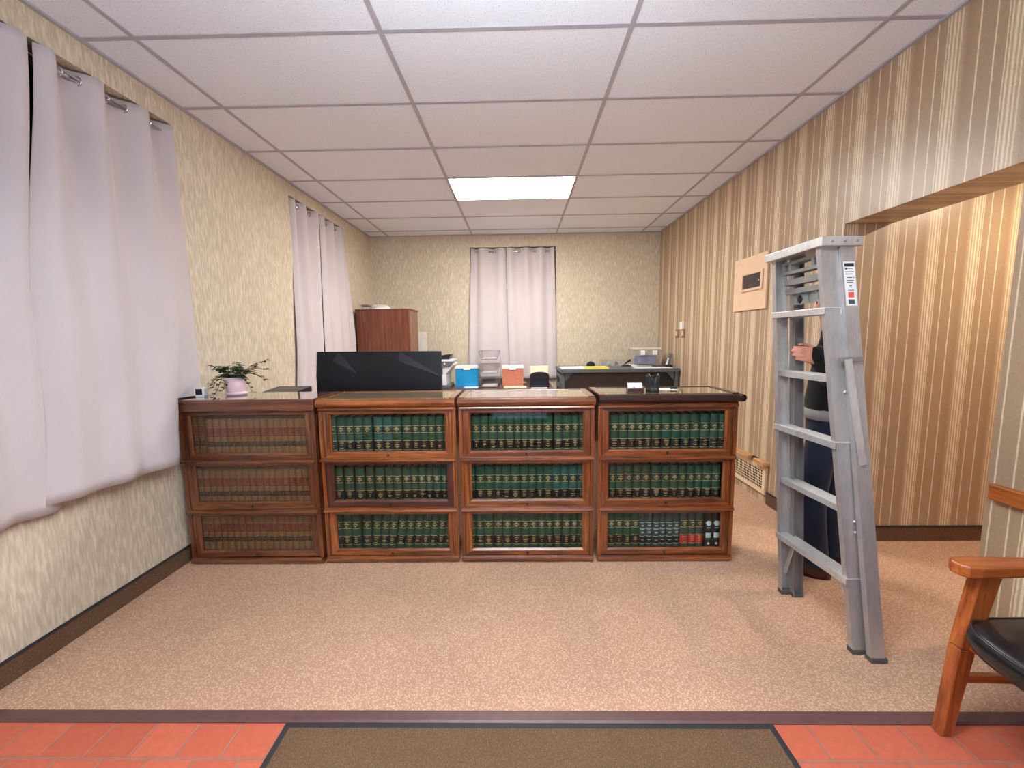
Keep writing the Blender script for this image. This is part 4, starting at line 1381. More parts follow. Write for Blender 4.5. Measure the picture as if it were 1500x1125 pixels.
MB().prism([(-0.055, 0), (0.055, 0), (0.058, 0.035), (0.03, 0.060), (-0.03, 0.062), (-0.058, 0.035)], -0.03, 0.03, 'y', 'blackplastic').build('body', t, bevel=0.006)
MB().torus((0, 0, 0.045), 0.018, 0.010, 'y', 'printer_g').build('tape_roll', t, smooth=True)
t = thing('desk_organiser', 'clear plastic organiser with small office bits on the steel bench', 'organiser', (1.28, 5.70, GZ))
m = MB()
for x in (-0.14, -0.05, 0.05, 0.14):
    m.box(x - 0.002, x + 0.002, -0.06, 0.06, 0, 0.085, 'clear')
m.box(-0.14, 0.14, -0.062, -0.058, 0, 0.085, 'clear').box(-0.14, 0.14, 0.058, 0.062, 0, 0.085, 'clear').box(-0.14, 0.14, -0.06, 0.06, 0, 0.004, 'clear')
m.build('box', t)
for lab, x, mat, r in (('white roll in the clear organiser', -0.02, 'white', 0.030), ('black ball of clips in the clear organiser', 0.085, 'blackplastic', 0.030)):
    tag(MB().ell((1.28 + x, 5.70, GZ + 0.004 + r), (r, r, r), mat).build('office_roll' if mat == 'white' else 'clip_ball', None, smooth=True), lab, 'office supply')
t = thing('stapler', 'black and silver stapler tilted up beside the clear organiser', 'stapler', (1.50, 5.66, GZ))
MB().box(-0.07, 0.05, -0.018, 0.018, 0, 0.014, 'blackplastic').build('base', t, bevel=0.003)
MB().prism([(-0.06, 0.014), (-0.05, 0.014), (0.06, 0.075), (0.045, 0.10), (0.01, 0.075)], -0.014, 0.014, 'y', 'blackplastic').build('arm', t, bevel=0.004)
MB().prism([(-0.055, 0.020), (-0.045, 0.014), (0.05, 0.06), (0.045, 0.066)], -0.010, 0.010, 'y', 'chrome').build('magazine', t)
tag(MB().box(1.56, 1.80, 5.52, 5.78, GZ, GZ + 0.022, 'paper').build('paper_stack', None, bevel=0.002), 'white paper stack between stapler and storage tub', 'paper')
tag(MB().box(1.50, 1.98, 5.24, 5.40, GZ, GZ + 0.004, 'paper').build('paper_sheet', None), 'white sheets at the front right of the steel bench', 'paper')
t = thing('storage_tub', 'clear storage tub with a lid and paper on the steel bench', 'tub', (1.735, 5.60, GZ + 0.022))
m = MB()
m.hexa([(-0.155, -0.12, 0.0), (0.155, -0.12, 0.0), (0.155, 0.12, 0.0), (-0.155, 0.12, 0.0)], [(-0.185, -0.14, 0.20), (0.185, -0.14, 0.20), (0.185, 0.14, 0.20), (-0.185, 0.14, 0.20)], 'clear')
m.build('body', t, bevel=0.01)
MB().box(-0.198, 0.198, -0.152, 0.152, 0.195, 0.218, 'clear').build('lid', t, bevel=0.006)
for sx in (-1, 1):
    MB().box(sx * 0.08 - 0.03, sx * 0.08 + 0.03, -0.152, -0.138, 0.14, 0.20, 'white').build('latch', t, bevel=0.003)
MB().box(-0.13, 0.13, -0.10, 0.10, 0.008, 0.125, 'bluestuff').build('contents', t, bevel=0.02)
tag(MB().box(1.56, 1.90, 5.47, 5.72, GZ + 0.241, GZ + 0.250, 'paperlt').build('paper_stack', None), 'off-white papers lying on the storage tub lid', 'paper')
# desk phone handset thing at the corner
t = thing('cordless_phone', 'dark cordless phone leaning in its charger beside the storage tub', 'phone', (1.985, 5.42, GZ))
MB().hexa([(-0.045, -0.05, 0), (0.045, -0.05, 0), (0.045, 0.05, 0), (-0.045, 0.05, 0)], [(-0.03, -0.03, 0.035), (0.035, -0.03, 0.035), (0.035, 0.03, 0.035), (-0.03, 0.03, 0.035)], 'blackplastic').build('charger', t, bevel=0.005)
MB().hexa([(-0.025, -0.012, 0.03), (0.015, -0.012, 0.03), (0.015, 0.012, 0.03), (-0.025, 0.012, 0.03)], [(0.010, -0.010, 0.185), (0.050, -0.010, 0.175), (0.050, 0.012, 0.175), (0.010, 0.012, 0.185)], 'printer_g').build('handset', t, bevel=0.006)
MB().hexa([(-0.035, -0.014, 0.03), (-0.018, -0.014, 0.03), (-0.018, 0.012, 0.03), (-0.035, 0.012, 0.03)], [(-0.012, -0.012, 0.12), (0.006, -0.012, 0.12), (0.006, 0.012, 0.12), (-0.012, 0.012, 0.12)], 'white').build('backrest', t, bevel=0.003)

# ================================================================== RIGHT WALL FITTINGS
t = thing('wall_panel', 'beige panel with a small dark vent on the striped wall', 'wall panel', (XR, 3.705, 1.85))
MB().box(-0.018, 0, -0.26, 0.25, -0.225, 0.240, 'beige').build('cover', t, bevel=0.003)
m = MB()
for a in (-1, 1):
    m.box(-0.030, -0.018, -0.215 if a < 0 else 0.085, -0.19 if a < 0 else 0.110, -0.06, 0.105, 'beige')
m.box(-0.030, -0.018, -0.19, 0.085, -0.06, -0.038, 'beige').box(-0.030, -0.018, -0.19, 0.085, 0.083, 0.105, 'beige')
m.build('vent_frame', t, bevel=0.002)
m = MB().box(-0.020, -0.0175, -0.19, 0.085, -0.038, 0.083, 'hole')
for k in range(9):
    z = -0.034 + k * 0.0135
    m.box(-0.026, -0.021, -0.19, 0.085, z, z + 0.008, 'ventdark')
m.box(-0.027, -0.020, -0.058, -0.052, -0.038, 0.083, 'ventdark')
m.build('vent_slats', t)
MB().ell((-0.028, -0.168, 0.02), (0.004, 0.006, 0.006), 'white', 10, 6).build('vent_lever', t)

t = thing('wall_register', 'cream wall register with square lattice and wooden ledge behind the bookcase end', 'wall register', (XR, 3.78, 0))
y0, y1 = -0.47, 0.46
m = MB()
m.box(-0.022, 0, y0, y1, 0.075, 0.105, 'creampaint').box(-0.022, 0, y0, y1, 0.285, 0.312, 'creampaint').box(-0.022, 0, y0, y0 + 0.04, 0.105, 0.285, 'creampaint').box(-0.022, 0, y1 - 0.04, y1, 0.105, 0.285, 'creampaint')
m.build('frame', t, bevel=0.002)
MB().box(-0.006, -0.002, y0 + 0.04, y1 - 0.04, 0.105, 0.285, 'hole').build('recess', t)
m = MB()
k = y0 + 0.04
while k < y1 - 0.04:
    m.box(-0.0200, -0.0185, k - 0.0028, k + 0.0028, 0.105, 0.285, 'creampaint')
    k += 0.0235
z = 0.1135
while z < 0.285:
    m.box(-0.0205, -0.0183, y0 + 0.04, y1 - 0.04, z - 0.0028, z + 0.0028, 'creampaint')
    z += 0.0235
m.build('lattice', t)
led = MB().box(-0.055, 0, y0 - 0.02, y0 + 0.13, 0.318, 0.356, 'ledge').box(-0.055, 0, y0 + 0.20, y1, 0.318, 0.356, 'ledge').box(-0.020, 0, y0 + 0.13, y0 + 0.20, 0.318, 0.356, 'hole').build('wooden_ledge', t, bevel=0.005)
tag(led, 'pale wooden ledge')

t = thing('thermostat', 'small white box high on the striped wall above two brass plates', 'thermostat', (XR, 5.17, 1.535))
MB().box(-0.030, 0, -0.040, 0.040, -0.045, 0.045, 'white').build('housing', t, bevel=0.005)
MB().box(-0.034, -0.029, -0.02, 0.02, -0.02, 0.0, 'printer_w').build('dial', t)
for y, lab in ((5.33, 'farther of two brass switch plates on the striped wall'), (5.14, 'nearer of two brass switch plates on the striped wall')):
    t = thing('switch_plate', lab, 'switch', (XR, y, 1.44), 0, 'brass switch plates')
    MB().box(-0.012, 0, -0.055, 0.055, -0.055, 0.055, 'brass').build('plate', t, bevel=0.004)
    MB().box(-0.024, -0.011, -0.014, 0.014, -0.03, 0.03, 'creampaint').build('toggle', t, bevel=0.003)

# ================================================================== ENTRANCE MAT
t = thing('entrance_mat', 'brown entrance mat with black rubber border on the red pavers', 'mat', (0.015, 0, 0))
mx0, mx1, my1, my0 = -0.888, 0.890, 1.340, -0.6
MB().box(mx0, mx1, my0, my1, 0, 0.006, 'rubber').build('rubber_border', t, bevel=0.002)
MB().box(mx0 + 0.024, mx1 - 0.024, my0 + 0.024, my1 - 0.024, 0.004, 0.011, 'mat').build('pile', t, bevel=0.002)

# ================================================================== ARMCHAIR
CX, CYF, CYN = 1.48, 1.315, 0.735        # front legs, far and near side
t = thing('armchair', 'teak armchair with black vinyl seat at the edge of the carpet', 'chair', (CX, (CYF + CYN) / 2, 0))
hy = (CYF - CYN) / 2


def bar(m, p, q, a, b, mat, wdir=(0, 1, 0)):
    """tapered square bar from p to q; a, b half sizes at the ends"""
    p, q = Vector(p), Vector(q)
    d = (q - p).normalized()
    wv = Vector(wdir)
    wv = (wv - d * wv.dot(d)).normalized()
    uv = d.cross(wv)
    rings = [[c + wv * sx * s + uv * sy_ * s2 for sx, sy_ in ((-1, -1), (1, -1), (1, 1), (-1, 1))] for c, (s, s2) in ((p, a), (q, b))]
    return m.loft(rings, mat)


for sy_ in (1, -1):
    m = MB()
    bar(m, (0.0, sy_ * hy, 0.0), (0.035, sy_ * hy, 0.33), (0.018, 0.020), (0.021, 0.027), 'chairwood_z')
    bar(m, (0.035, sy_ * hy, 0.33), (0.085, sy_ * hy, 0.60), (0.021, 0.027), (0.021, 0.036), 'chairwood_z')
    m.build('leg', t, bevel=0.004)
    m = MB()
    bar(m, (0.56, sy_ * hy, 0.0), (0.48, sy_ * hy, 0.36), (0.018, 0.020), (0.021, 0.027), 'chairwood_z')
    bar(m, (0.48, sy_ * hy, 0.36), (0.50, sy_ * hy, 0.80), (0.021, 0.027), (0.016, 0.018), 'chairwood_z')
    m.build('leg', t, bevel=0.004)
    # arm: paddle shape rounded at the front
    ol = [(0.50, -0.022), (0.30, -0.028), (0.12, -0.036), (0.03, -0.040), (-0.005, -0.034), (-0.022, -0.016), (-0.022, 0.016), (-0.005, 0.034), (0.03, 0.040), (0.12, 0.036), (0.30, 0.028), (0.50, 0.022)]
    m = MB()
    m.prism([(x, sy_ * hy + y) for x, y in ol], 0.597, 0.640, 'z', 'chairwood_x')
    a = m.build('arm', t, bevel=0.010, seg=3)
    m = MB()
    bar(m, (0.02, sy_ * hy, 0.215), (0.52, sy_ * hy, 0.20), (0.010, 0.014), (0.010, 0.014), 'chairwood_x')
    m.build('stretcher', t, bevel=0.003)
m = MB()
bar(m, (0.05, -hy, 0.36), (0.05, hy, 0.36), (0.028, 0.012), (0.028, 0.012), 'chairwood_x', (0, 0, 1))
bar(m, (0.48, -hy, 0.34), (0.48, hy, 0.34), (0.028, 0.012), (0.028, 0.012), 'chairwood_x', (0, 0, 1))
bar(m, (0.49, -hy, 0.80), (0.49, hy, 0.80), (0.03, 0.012), (0.03, 0.012), 'chairwood_x', (0, 0, 1))
m.build('seat_rail', t, bevel=0.003)
# cushion with rounded edges and a welt
rings = []
for z, ins in ((0.368, 0.030), (0.375, 0.010), (0.395, 0.0), (0.420, 0.0), (0.440, 0.008), (0.452, 0.030), (0.458, 0.10)):
    ring = []
    for k in range(48):
        a = 2 * math.pi * k / 48
        e = 5.0
        cx_, sx_ = math.cos(a), math.sin(a)
        px = math.copysign(abs(cx_) ** (2 / e), cx_)
        py = math.copysign(abs(sx_) ** (2 / e), sx_)
        X = 0.225 + px * (0.255 - ins)
        Yv = py * (hy - 0.002 - ins)
        if px < 0:
            X -= 0.020 * (1 - (py) ** 2)
        ring.append((X, Yv, z))
    rings.append(ring)
m = MB().loft(rings, 'vinyl')
seat = m.build('seat', t, smooth=True)
welt = []
for k in range(49):
    welt.append(rings[4][k % 48])
MB().tube(welt, 0.005, 'vinyl', 6).build('welt', seat, smooth=True)
m = MB()
rings = []
for y, ins in ((-hy + 0.03, 0.03), (-hy + 0.04, 0.0), (hy - 0.04, 0.0), (hy - 0.03, 0.03)):
    rings.append([(0.44 + 0.02 * math.sin(q * 2), y, 0.50 + 0.28 * q + (ins if q < 0.5 else -ins)) for q in (0, 0.25, 0.5, 0.75, 1)] + [(0.475 + 0.02 * math.sin(q * 2), y, 0.50 + 0.28 * q + (ins if q < 0.5 else -ins)) for q in (1, 0.75, 0.5, 0.25, 0)])
m.loft(rings, 'vinyl').build('backrest', t, smooth=True)

# ================================================================== STEPLADDER
def lerp(a, b, f):
    return Vector(a) * (1 - f) + Vector(b) * f


LZ = 1.775
FLt, FLb = (1.262, 2.095, LZ), (1.418, 2.125, 0.012)
FRt, FRb = (1.250, 1.755, LZ), (1.458, 1.672, 0.012)
RLt, RLb = (1.345, 2.090, LZ), (1.462, 2.100, 0.0)
RRt, RRb = (1.324, 1.745, LZ), (1.498, 1.622, 0.0)
t = thing('stepladder', 'tall worn aluminium stepladder held almost closed beside the opening', 'stepladder', (1.46, 1.88, 0))
off = Vector(t.location)


def channel(name, top, bot, web, fl, inner, mat):
    """C channel: web along x, flanges pointing to the inner side (y sign)"""
    m = MB()
    th = 0.004
    prof = [(0, 0), (web, 0), (web, inner * fl), (web - th, inner * fl), (web - th, inner * th), (th, inner * th), (th, inner * fl), (0, inner * fl)]
    rings = [[Vector(c) - off + Vector((x, y, 0)) for x, y in prof] for c in (bot, top)]
    m.loft(rings, mat)
    return m.build(name, t)


channel('front_rail', FLt, FLb, 0.058, 0.026, -1, 'alu_rail')
channel('front_rail', FRt, FRb, 0.072, 0.026, 1, 'alu_rail')
channel('rear_rail', RLt, RLb, 0.052, 0.034, -1, 'alu_d')
RRAIL = channel('rear_rail', RRt, RRb, 0.058, 0.026, 1, 'alu_rail')
# feet
for c, w_, inner in ((FLb, 0.060, -1), (FRb, 0.074, 1), (RLb, 0.055, -1), (RRb, 0.066, 1)):
    c = Vector(c) - off
    y0, y1 = sorted((c.y - inner * 0.004, c.y + inner * 0.034))
    MB().box(c.x - 0.003, c.x + w_, y0, y1, 0, 0.022, 'footgrey').build('foot', t, bevel=0.003)
# top cap
p = [Vector((1.238, 1.728, LZ - 0.012)), Vector((1.405, 1.728, LZ - 0.012)), Vector((1.410, 2.118, LZ - 0.012)), Vector((1.242, 2.118, LZ - 0.012))]
m = MB()
m.hexa([q - off for q in p], [q - off + Vector((0, 0, 0.038)) for q in p], 'alu')
cap = m.build('top_cap', t, bevel=0.003)
for q in (0.02, 0.07, 0.12):
    MB().ell((1.26 + q - 1.46, 1.726 - 1.88, LZ + 0.006), (0.005, 0.004, 0.005), 'alu_d', 10, 6).build('rivet', cap)
# treads: five steps, 1, 3, 5 lap over the rails
for z, lap in ((1.515, True), (1.225, False), (0.945, True), (0.655, False), (0.345, True)):
    f = z / LZ
    A, B = lerp(FLb, FLt, f) - off, lerp(FRb, FRt, f) - off
    m = MB()
    ya, yb = (A.y + (0.004 if lap else -0.006), B.y - (0.004 if lap else -0.006))
    x0a, x0b = A.x - (0.006 if lap else -0.020), B.x - (0.006 if lap else -0.020)
    dp = 0.075
    def sect(x, y):
        return [(x, y, z - 0.028), (x + 0.004, y, z - 0.028), (x + 0.004, y, z - 0.004), (x + dp - 0.004, y, z - 0.004), (x + dp - 0.004, y, z - 0.028), (x + dp, y, z - 0.028), (x + dp, y, z), (x, y, z)]
    m.loft([sect(x0a, ya), sect(x0b, yb)], 'alu')
    tr = m.build('tread', t, bevel=0.001)
    m = MB()
    for k in range(6):
        xx = 0.008 + k * 0.011
        m.loft([[(x0a + xx, ya, z), (x0a + xx + 0.004, ya, z), (x0a + xx + 0.004, ya, z + 0.002), (x0a + xx, ya, z + 0.002)], [(x0b + xx, yb, z), (x0b + xx + 0.004, yb, z), (x0b + xx + 0.004, yb, z + 0.002), (x0b + xx, yb, z + 0.002)]], 'alu')
    m.build('tread_ribs', tr)
# grey moulded tool shelf stowed under the cap
def onfront(u, z, dx):
    """u from far rail 0 to near rail 1"""
    f = z / LZ
    return lerp(lerp(FLb, FLt, f), lerp(FRb, FRt, f), u) - off + Vector((dx, 0, 0))


m = MB()
for z0, z1, d0, d1 in ((1.690, 1.705, 0.03, 0.075), (1.735, 1.748, 0.03, 0.075), (1.640, 1.668, 0.040, 0.080), (1.598, 1.622, 0.045, 0.085)):
    m.hexa([onfront(0.09, z0, d0), onfront(0.93, z0, d0), onfront(0.93, z0, d1), onfront(0.09, z0, d1)], [onfront(0.09, z1, d0), onfront(0.93, z1, d0), onfront(0.93, z1, d1), onfront(0.09, z1, d1)], 'traygrey')
for u in (0.09, 0.24, 0.70, 0.88):
    m.hexa([onfront(u, 1.705, 0.03), onfront(u + 0.05, 1.705, 0.03), onfront(u + 0.05, 1.705, 0.07), onfront(u, 1.705, 0.07)], [onfront(u, 1.735, 0.03), onfront(u + 0.05, 1.735, 0.03), onfront(u + 0.05, 1.735, 0.07), onfront(u, 1.735, 0.07)], 'traygrey')
# lower plate with three round openings
zc = 1.570
N = 20
ccs = [0.30, 0.52, 0.74]
m2_z0, m2_z1 = 1.545, 1.598
edges = [0.12, 0.41, 0.63, 0.93]
for ci, u in enumerate(ccs):
    ua, ub = edges[ci], edges[ci + 1]
    sq, ci_ = [], []
    for k in range(N):
        a = 2 * math.pi * k / N
        r = 0.078 if ci != 1 else 0.040
        ci_.append((u + r * 1.0 * math.cos(a), zc + 0.022 * math.sin(a)))
        tx, tz = math.cos(a), math.sin(a)
        s_ = 1 / max(abs(tx), abs(tz))
        uu = u + (tx * s_) * ((ub - u) if tx > 0 else (u - ua))
        zz = zc + (tz * s_) * ((m2_z1 - zc) if tz > 0 else (zc - m2_z0))
        sq.append((uu, zz))
    for dx in (0.060,):
        vs = [onfront(a, b, dx) for a, b in sq] + [onfront(a, b, dx) for a, b in ci_] + [onfront(a, b, dx + 0.012) for a, b in ci_]
        m.add(vs, [(k, (k + 1) % N, N + (k + 1) % N, N + k) for k in range(N)] + [(N + k, N + (k + 1) % N, 2 * N + (k + 1) % N, 2 * N + k) for k in range(N)], 'traygrey')
    if ci == 1:
        m.add([onfront(a, b, 0.066) for a, b in ci_], [tuple(range(N))], 'traygrey')
tag(m.build('tool_shelf', t), 'grey moulded tool shelf with slots and round holes')
# spreader and hinge on the near side
z = 1.30
A, B = lerp(FRb, FRt, z / LZ) - off, lerp(RRb, RRt, z / LZ) - off
MB().box(A.x + 0.01, B.x + 0.055, min(A.y, B.y) - 0.012, min(A.y, B.y) - 0.006, z - 0.010, z + 0.010, 'alu_d').build('hinge_plate', t, bevel=0.002)
e = lerp(RRb, RRt, 0.86 / LZ) - off
m = MB()
bar(m, (A.x + 0.052, B.y - 0.014, z), (e.x + 0.020, e.y - 0.008, 0.86), (0.004, 0.013), (0.004, 0.013), 'alu', (0, 1, 0))
m.build('spreader_bar', t)
for zz in (1.16, 0.60, 0.55):
    q = lerp(FRb, FRt, zz / LZ) - off
    MB().ell((q.x + 0.052, q.y - 0.003, zz), (0.008, 0.005, 0.008), 'chrome', 10, 6).build('rivet', t)
# knee braces under the lowest tread
for (F_, Bm) in ((FLb, 0.20), (FRb, 0.80)):
    f = 0.335 / LZ
    up_ = lerp(lerp(FLb, FLt, f), lerp(FRb, FRt, f), Bm) - off + Vector((0.03, 0, 0))
    inn = 0.010 if F_ is FRb else -0.010
    lo_ = lerp(F_, FLt if F_ is FLb else FRt, 0.10 / LZ) - off + Vector((0.03, inn, 0))
    m = MB()
    bar(m, up_, lo_, (0.003, 0.010), (0.003, 0.010), 'alu', (1, 0, 0))
    m.build('knee_brace', t)
# instruction sticker on the near rear rail
m = MB()


def onrail(u, z):
    c = lerp(RRb, RRt, z / LZ) - off
    return (c.x + u, c.y - 0.0012, z)


def patch(mb_, u0, u1, z0, z1, mat, lift=0.0):
    P_ = [onrail(u0, z0), onrail(u1, z0), onrail(u1, z1), onrail(u0, z1)]
    mb_.add([(x, y - lift, zz) for x, y, zz in P_], [(0, 1, 2, 3)], mat)


patch(m, 0.006, 0.053, 1.520, 1.700, 'sticker')
patch(m, 0.010, 0.049, 1.680, 1.694, 'ink', 0.0006)
patch(m, 0.012, 0.020, 1.668, 1.676, 'ink', 0.0006)
for u0, u1, z in ((0.022, 0.044, 1.671), (0.012, 0.047, 1.657), (0.012, 0.040, 1.648), (0.016, 0.038, 1.634), (0.041, 0.047, 1.634), (0.014, 0.044, 1.622), (0.014, 0.040, 1.614), (0.024, 0.034, 1.600), (0.018, 0.042, 1.582)):
    patch(m, u0, u1, z, z + 0.003, 'ink', 0.0006)
patch(m, 0.017, 0.041, 1.554, 1.576, 'redink', 0.0006)
patch(m, 0.016, 0.042, 1.527, 1.546, 'printer_g', 0.0006)
for k in range(7):
    patch(m, 0.018 + k * 0.0033, 0.0195 + k * 0.0033, 1.528, 1.545, 'ink', 0.0009)
tag(m.build('instruction_sticker', RRAIL), 'white sticker with black print and red square')

# ================================================================== PERSON behind the stepladder
PX0, PY0, PRZ = 1.765, 2.33, R(-38)
t = thing('person', 'person in black jacket and blue jeans standing behind the stepladder, gripping its rail', 'person', (PX0, PY0, 0), PRZ)


def ering(c, rx, ry, n=20):
    return [(c[0] + rx * math.cos(2 * math.pi * k / n), c[1] + ry * math.sin(2 * math.pi * k / n), c[2]) for k in range(n)]


def remesh(o, vox, smooth_it=4):
    r = o.modifiers.new('skin', 'REMESH')
    r.mode = 'VOXEL'
    r.voxel_size = vox
    r.use_smooth_shade = True
    s = o.modifiers.new('soft', 'SMOOTH')
    s.iterations = smooth_it
    s.factor = 0.5
    return o


# joints (forward is local -x)
def loc(x, y, z):
    return Matrix.Rotation(-PRZ, 3, 'Z') @ Vector((x - PX0, y - PY0, z))


SHL, SHR = Vector((0.00, -0.160, 1.355)), Vector((0.01, 0.160, 1.355))
ELL = loc(1.670, 2.175, 1.170)
WRL = loc(1.512, 2.062, 1.285)
ELR, WRR = Vector((0.03, 0.200, 1.09)), Vector((0.0, 0.185, 0.86))
HPL, HPR = Vector((0.00, -0.080, 0.88)), Vector((0.02, 0.080, 0.88))
KNL, KNR = Vector((-0.035, -0.070, 0.475)), Vector((0.03, 0.09, 0.475))
ANL, ANR = Vector((0.0, -0.070, 0.085)), Vector((0.06, 0.10, 0.085))
torso = [((0.0, 0, 0.84), 0.078, 0.150), ((0.0, 0, 0.93), 0.080, 0.158), ((-0.005, 0, 1.03), 0.078, 0.145), ((0.0, 0, 1.14), 0.080, 0.145), ((0.01, 0, 1.25), 0.082, 0.158), ((0.015, 0, 1.33), 0.070, 0.158), ((0.012, 0, 1.385), 0.06, 0.11), ((0.0, 0, 1.42), 0.050, 0.055), ((-0.012, 0, 1.47), 0.048, 0.050), ((-0.02, 0, 1.51), 0.048, 0.05)]
b = MB()
b.loft([ering(c, rx, ry) for c, rx, ry in torso], 'skin')


def limb(m, pts, rs, mat, k=4):
    P_ = catmull(pts, k)
    q = []
    for i in range(len(P_)):
        f = i / k
        i0 = min(int(f), len(rs) - 1)
        i1 = min(i0 + 1, len(rs) - 1)
        q.append(rs[i0] * (1 - (f - i0)) + rs[i1] * (f - i0))
    m.tube(P_, q, mat, 14)
    m.ell(P_[0], (q[0],) * 3, mat)
    m.ell(P_[-1], (q[-1],) * 3, mat)


limb(b, [SHL, ELL, WRL], [0.046, 0.038, 0.026], 'skin')
limb(b, [SHR, ELR, WRR], [0.046, 0.038, 0.026], 'skin')
limb(b, [HPL, KNL, ANL], [0.078, 0.054, 0.038], 'skin')
limb(b, [HPR, KNR, ANR], [0.078, 0.054, 0.038], 'skin')
for a in (ANL, ANR):
    b.ell((a.x - 0.06, a.y, 0.04), (0.11, 0.036, 0.030), 'skin')
# head, turned towards the camera side and slightly bowed
HC = Vector((-0.010, 0, 1.565))
hd = Matrix.Rotation(R(80), 3, 'Z') @ Matrix.Rotation(R(10), 3, 'Y')
hx = lambda p: HC + hd @ (Vector(p))
b.ell((0.008, 0, 0.022), (0.090, 0.072, 0.092), 'skin', 20, 14, hx)          # skull
b.ell((-0.030, 0, -0.040), (0.054, 0.055, 0.068), 'skin', 18, 12, hx)        # jaw
b.ell((-0.058, 0, -0.085), (0.020, 0.022, 0.018), 'skin', 12, 8, hx)         # chin
b.ell((-0.092, 0, -0.020), (0.016, 0.012, 0.014), 'skin', 12, 8, hx)         # nose tip
b.ell((-0.083, 0, -0.002), (0.012, 0.009, 0.024), 'skin', 12, 8, hx)         # nose bridge
b.ell((-0.074, 0, 0.022), (0.014, 0.045, 0.010), 'skin', 12, 8, hx)          # brow
b.ell((-0.078, 0, -0.054), (0.010, 0.022, 0.006), 'skin', 12, 8, hx)         # lips
for s in (-1, 1):
    b.ell((0.005, s * 0.072, -0.012), (0.020, 0.008, 0.030), 'skin', 12, 8, hx)
# left hand gripping the rear rail: palm, four fingers and a thumb
def hand(m, wr, fwd, side, upv, grip):
    fwd, side, upv = Vector(fwd).normalized(), Vector(side).normalized(), Vector(upv).normalized()
    P_ = lambda a, s, u: wr + fwd * a + side * s + upv * u
    rings = []
    for a, hw_, ht in ((0.0, 0.026, 0.020), (0.03, 0.036, 0.019), (0.06, 0.042, 0.016), (0.088, 0.041, 0.013)):
        rings.append([P_(a, hw_ * math.cos(2 * math.pi * k / 14), ht * math.sin(2 * math.pi * k / 14)) for k in range(14)])
    m.loft(rings, 'skin')
    for q, (s, L, r) in enumerate(((-0.031, 0.064, 0.0082), (-0.011, 0.075, 0.0088), (0.010, 0.071, 0.0086), (0.030, 0.057, 0.0076))):
        c = P_(0.086, s, 0)
        pts = [c]
        ang = 0
        for seg, da in ((0.45, grip * 0.6), (0.30, grip), (0.25, grip * 0.8)):
            ang += da
            c = c + (fwd * math.cos(ang) - upv * math.sin(ang)) * L * seg
            pts.append(c)
        m.tube(pts, [r * 1.08, r, r * 0.95, r * 0.8], 'skin', 10)
        m.ell(pts[-1], (r * 0.8,) * 3, 'skin', 10, 6)
        for p_ in pts[1:3]:
            m.ell(p_, (r * 1.02,) * 3, 'skin', 10, 6)
    c = P_(0.022, -0.030, -0.004)
    pts = [c, P_(0.050, -0.052, -0.014), P_(0.078, -0.056, -0.026), P_(0.098, -0.048, -0.036)]
    m.tube(pts, [0.013, 0.011, 0.0095, 0.008], 'skin', 10)
    m.ell(pts[-1], (0.008,) * 3, 'skin', 10, 6)


wd = lambda x, y, z: Matrix.Rotation(-PRZ, 3, 'Z') @ Vector((x, y, z))
hand(b, WRL, wd(-1, -0.26, 0.22), wd(0.1, 0.0, -1), wd(0.20, -1, 0.0), 0.42)
hand(b, WRR, (-0.15, 0, -1), (-1, 0, 0.1), (0, 1, 0), 0.35)
remesh(b.build('body', t), 0.0055, 3)
# clothing
j = MB()
jt = [((-0.010, 0, 0.985), 0.100, 0.172), ((-0.012, 0, 1.03), 0.098, 0.165), ((-0.002, 0, 1.14), 0.094, 0.162), ((0.01, 0, 1.25), 0.094, 0.172), ((0.015, 0, 1.33), 0.084, 0.172), ((0.012, 0, 1.39), 0.066, 0.120), ((0.004, 0, 1.43), 0.060, 0.066)]
j.loft([ering(c, rx, ry) for c, rx, ry in jt], 'jacket')
limb(j, [SHL, ELL, WRL + (WRL - ELL).normalized() * 0.036], [0.058, 0.060, 0.046], 'jacket')
limb(j, [SHR, ELR, WRR - (WRR - ELR).normalized() * 0.02], [0.056, 0.048, 0.039], 'jacket')
remesh(j.build('jacket', t), 0.009, 4)
s = MB()
s.loft([ering((-0.010, 0, 0.935), 0.106, 0.176), ering((-0.010, 0, 0.96), 0.104, 0.175), ering((-0.010, 0, 0.995), 0.096, 0.166)], 'shirt')
s.build('shirt_hem', t, smooth=True)
j = MB()
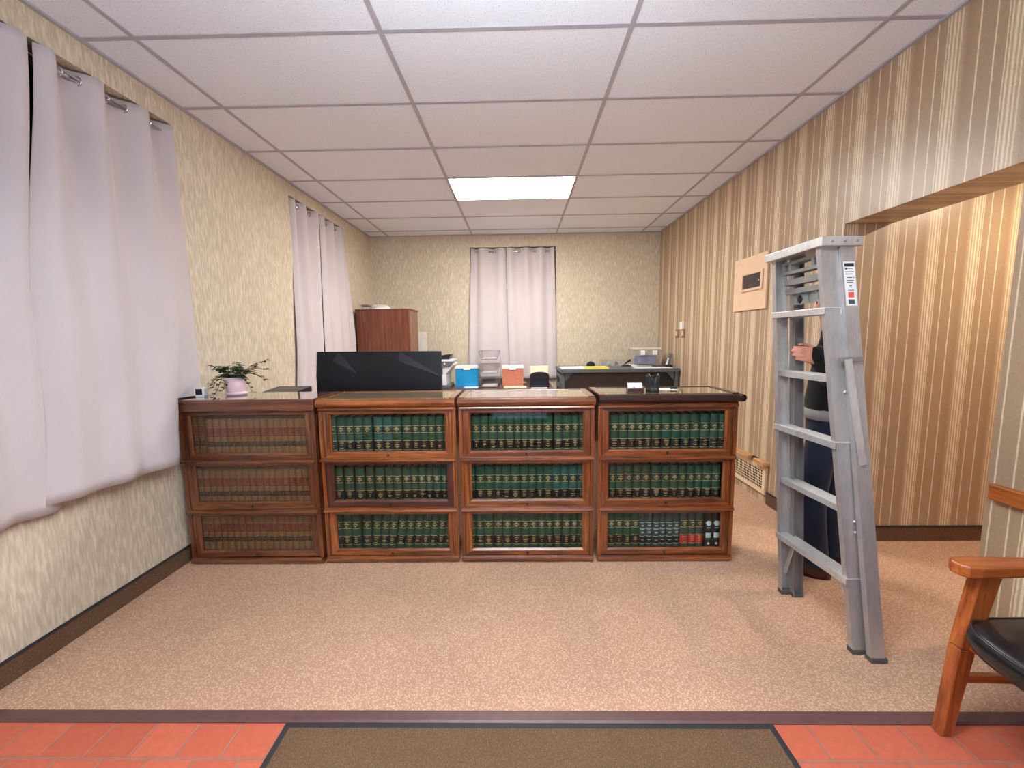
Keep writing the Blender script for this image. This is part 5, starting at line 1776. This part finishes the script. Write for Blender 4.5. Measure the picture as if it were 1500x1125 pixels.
j.loft([ering((0.005, 0, 0.80), 0.090, 0.158), ering((0.0, 0, 0.86), 0.096, 0.168), ering((-0.004, 0, 0.93), 0.094, 0.166), ering((-0.004, 0, 0.97), 0.088, 0.158)], 'denim')
limb(j, [HPL + Vector((0, 0, -0.02)), KNL, ANL + Vector((0, 0, 0.02))], [0.086, 0.070, 0.062], 'denim', 6)
limb(j, [HPR + Vector((0, 0, -0.02)), KNR, ANR + Vector((0, 0, 0.02))], [0.086, 0.070, 0.062], 'denim', 6)
for a in (ANL, ANR):
    for k, zz in enumerate((0.07, 0.10, 0.14)):
        j.torus((a.x - 0.006 * k, a.y, zz + 0.02), 0.058, 0.014, 'z', 'denim', 18, 8)
remesh(j.build('jeans', t), 0.010, 3)
for a in (ANL, ANR):
    m = MB()
    for z0, sc in ((0.0, 1.0), (0.022, 1.0), (0.024, 0.94), (0.05, 0.90), (0.075, 0.62), (0.095, 0.45)):
        pass
    rings = []
    for z, xa, xb, hw_ in ((0.0, -0.175, 0.075, 0.046), (0.022, -0.178, 0.078, 0.048), (0.045, -0.165, 0.076, 0.046), (0.068, -0.110, 0.072, 0.042), (0.095, -0.055, 0.062, 0.040), (0.115, -0.048, 0.056, 0.038)):
        xc, hx_ = (xa + xb) / 2, (xb - xa) / 2
        rings.append([(a.x + xc + hx_ * math.copysign(abs(math.cos(q)) ** 0.8, math.cos(q)), a.y + hw_ * math.sin(q) * (0.85 if math.cos(q) > 0.5 else 1), z) for q in [2 * math.pi * k / 20 for k in range(20)]])
    m.loft(rings, 'shoe').build('shoe', t, smooth=True)
h = MB()
h.ell((0.018, 0, 0.034), (0.092, 0.080, 0.090), 'hair', 20, 14, hx)
h.ell((0.048, 0, -0.025), (0.055, 0.070, 0.060), 'hair', 18, 12, hx)
hair = remesh(h.build('hair', t), 0.008, 2)
for s in (-1, 1):
    e = MB().ell((-0.070, s * 0.030, 0.004), (0.012, 0.013, 0.010), 'eyewhite', 12, 8, hx).ell((-0.080, s * 0.030, 0.004), (0.004, 0.006, 0.006), 'ink', 10, 6, hx)
    e.build('eye', t, smooth=True)
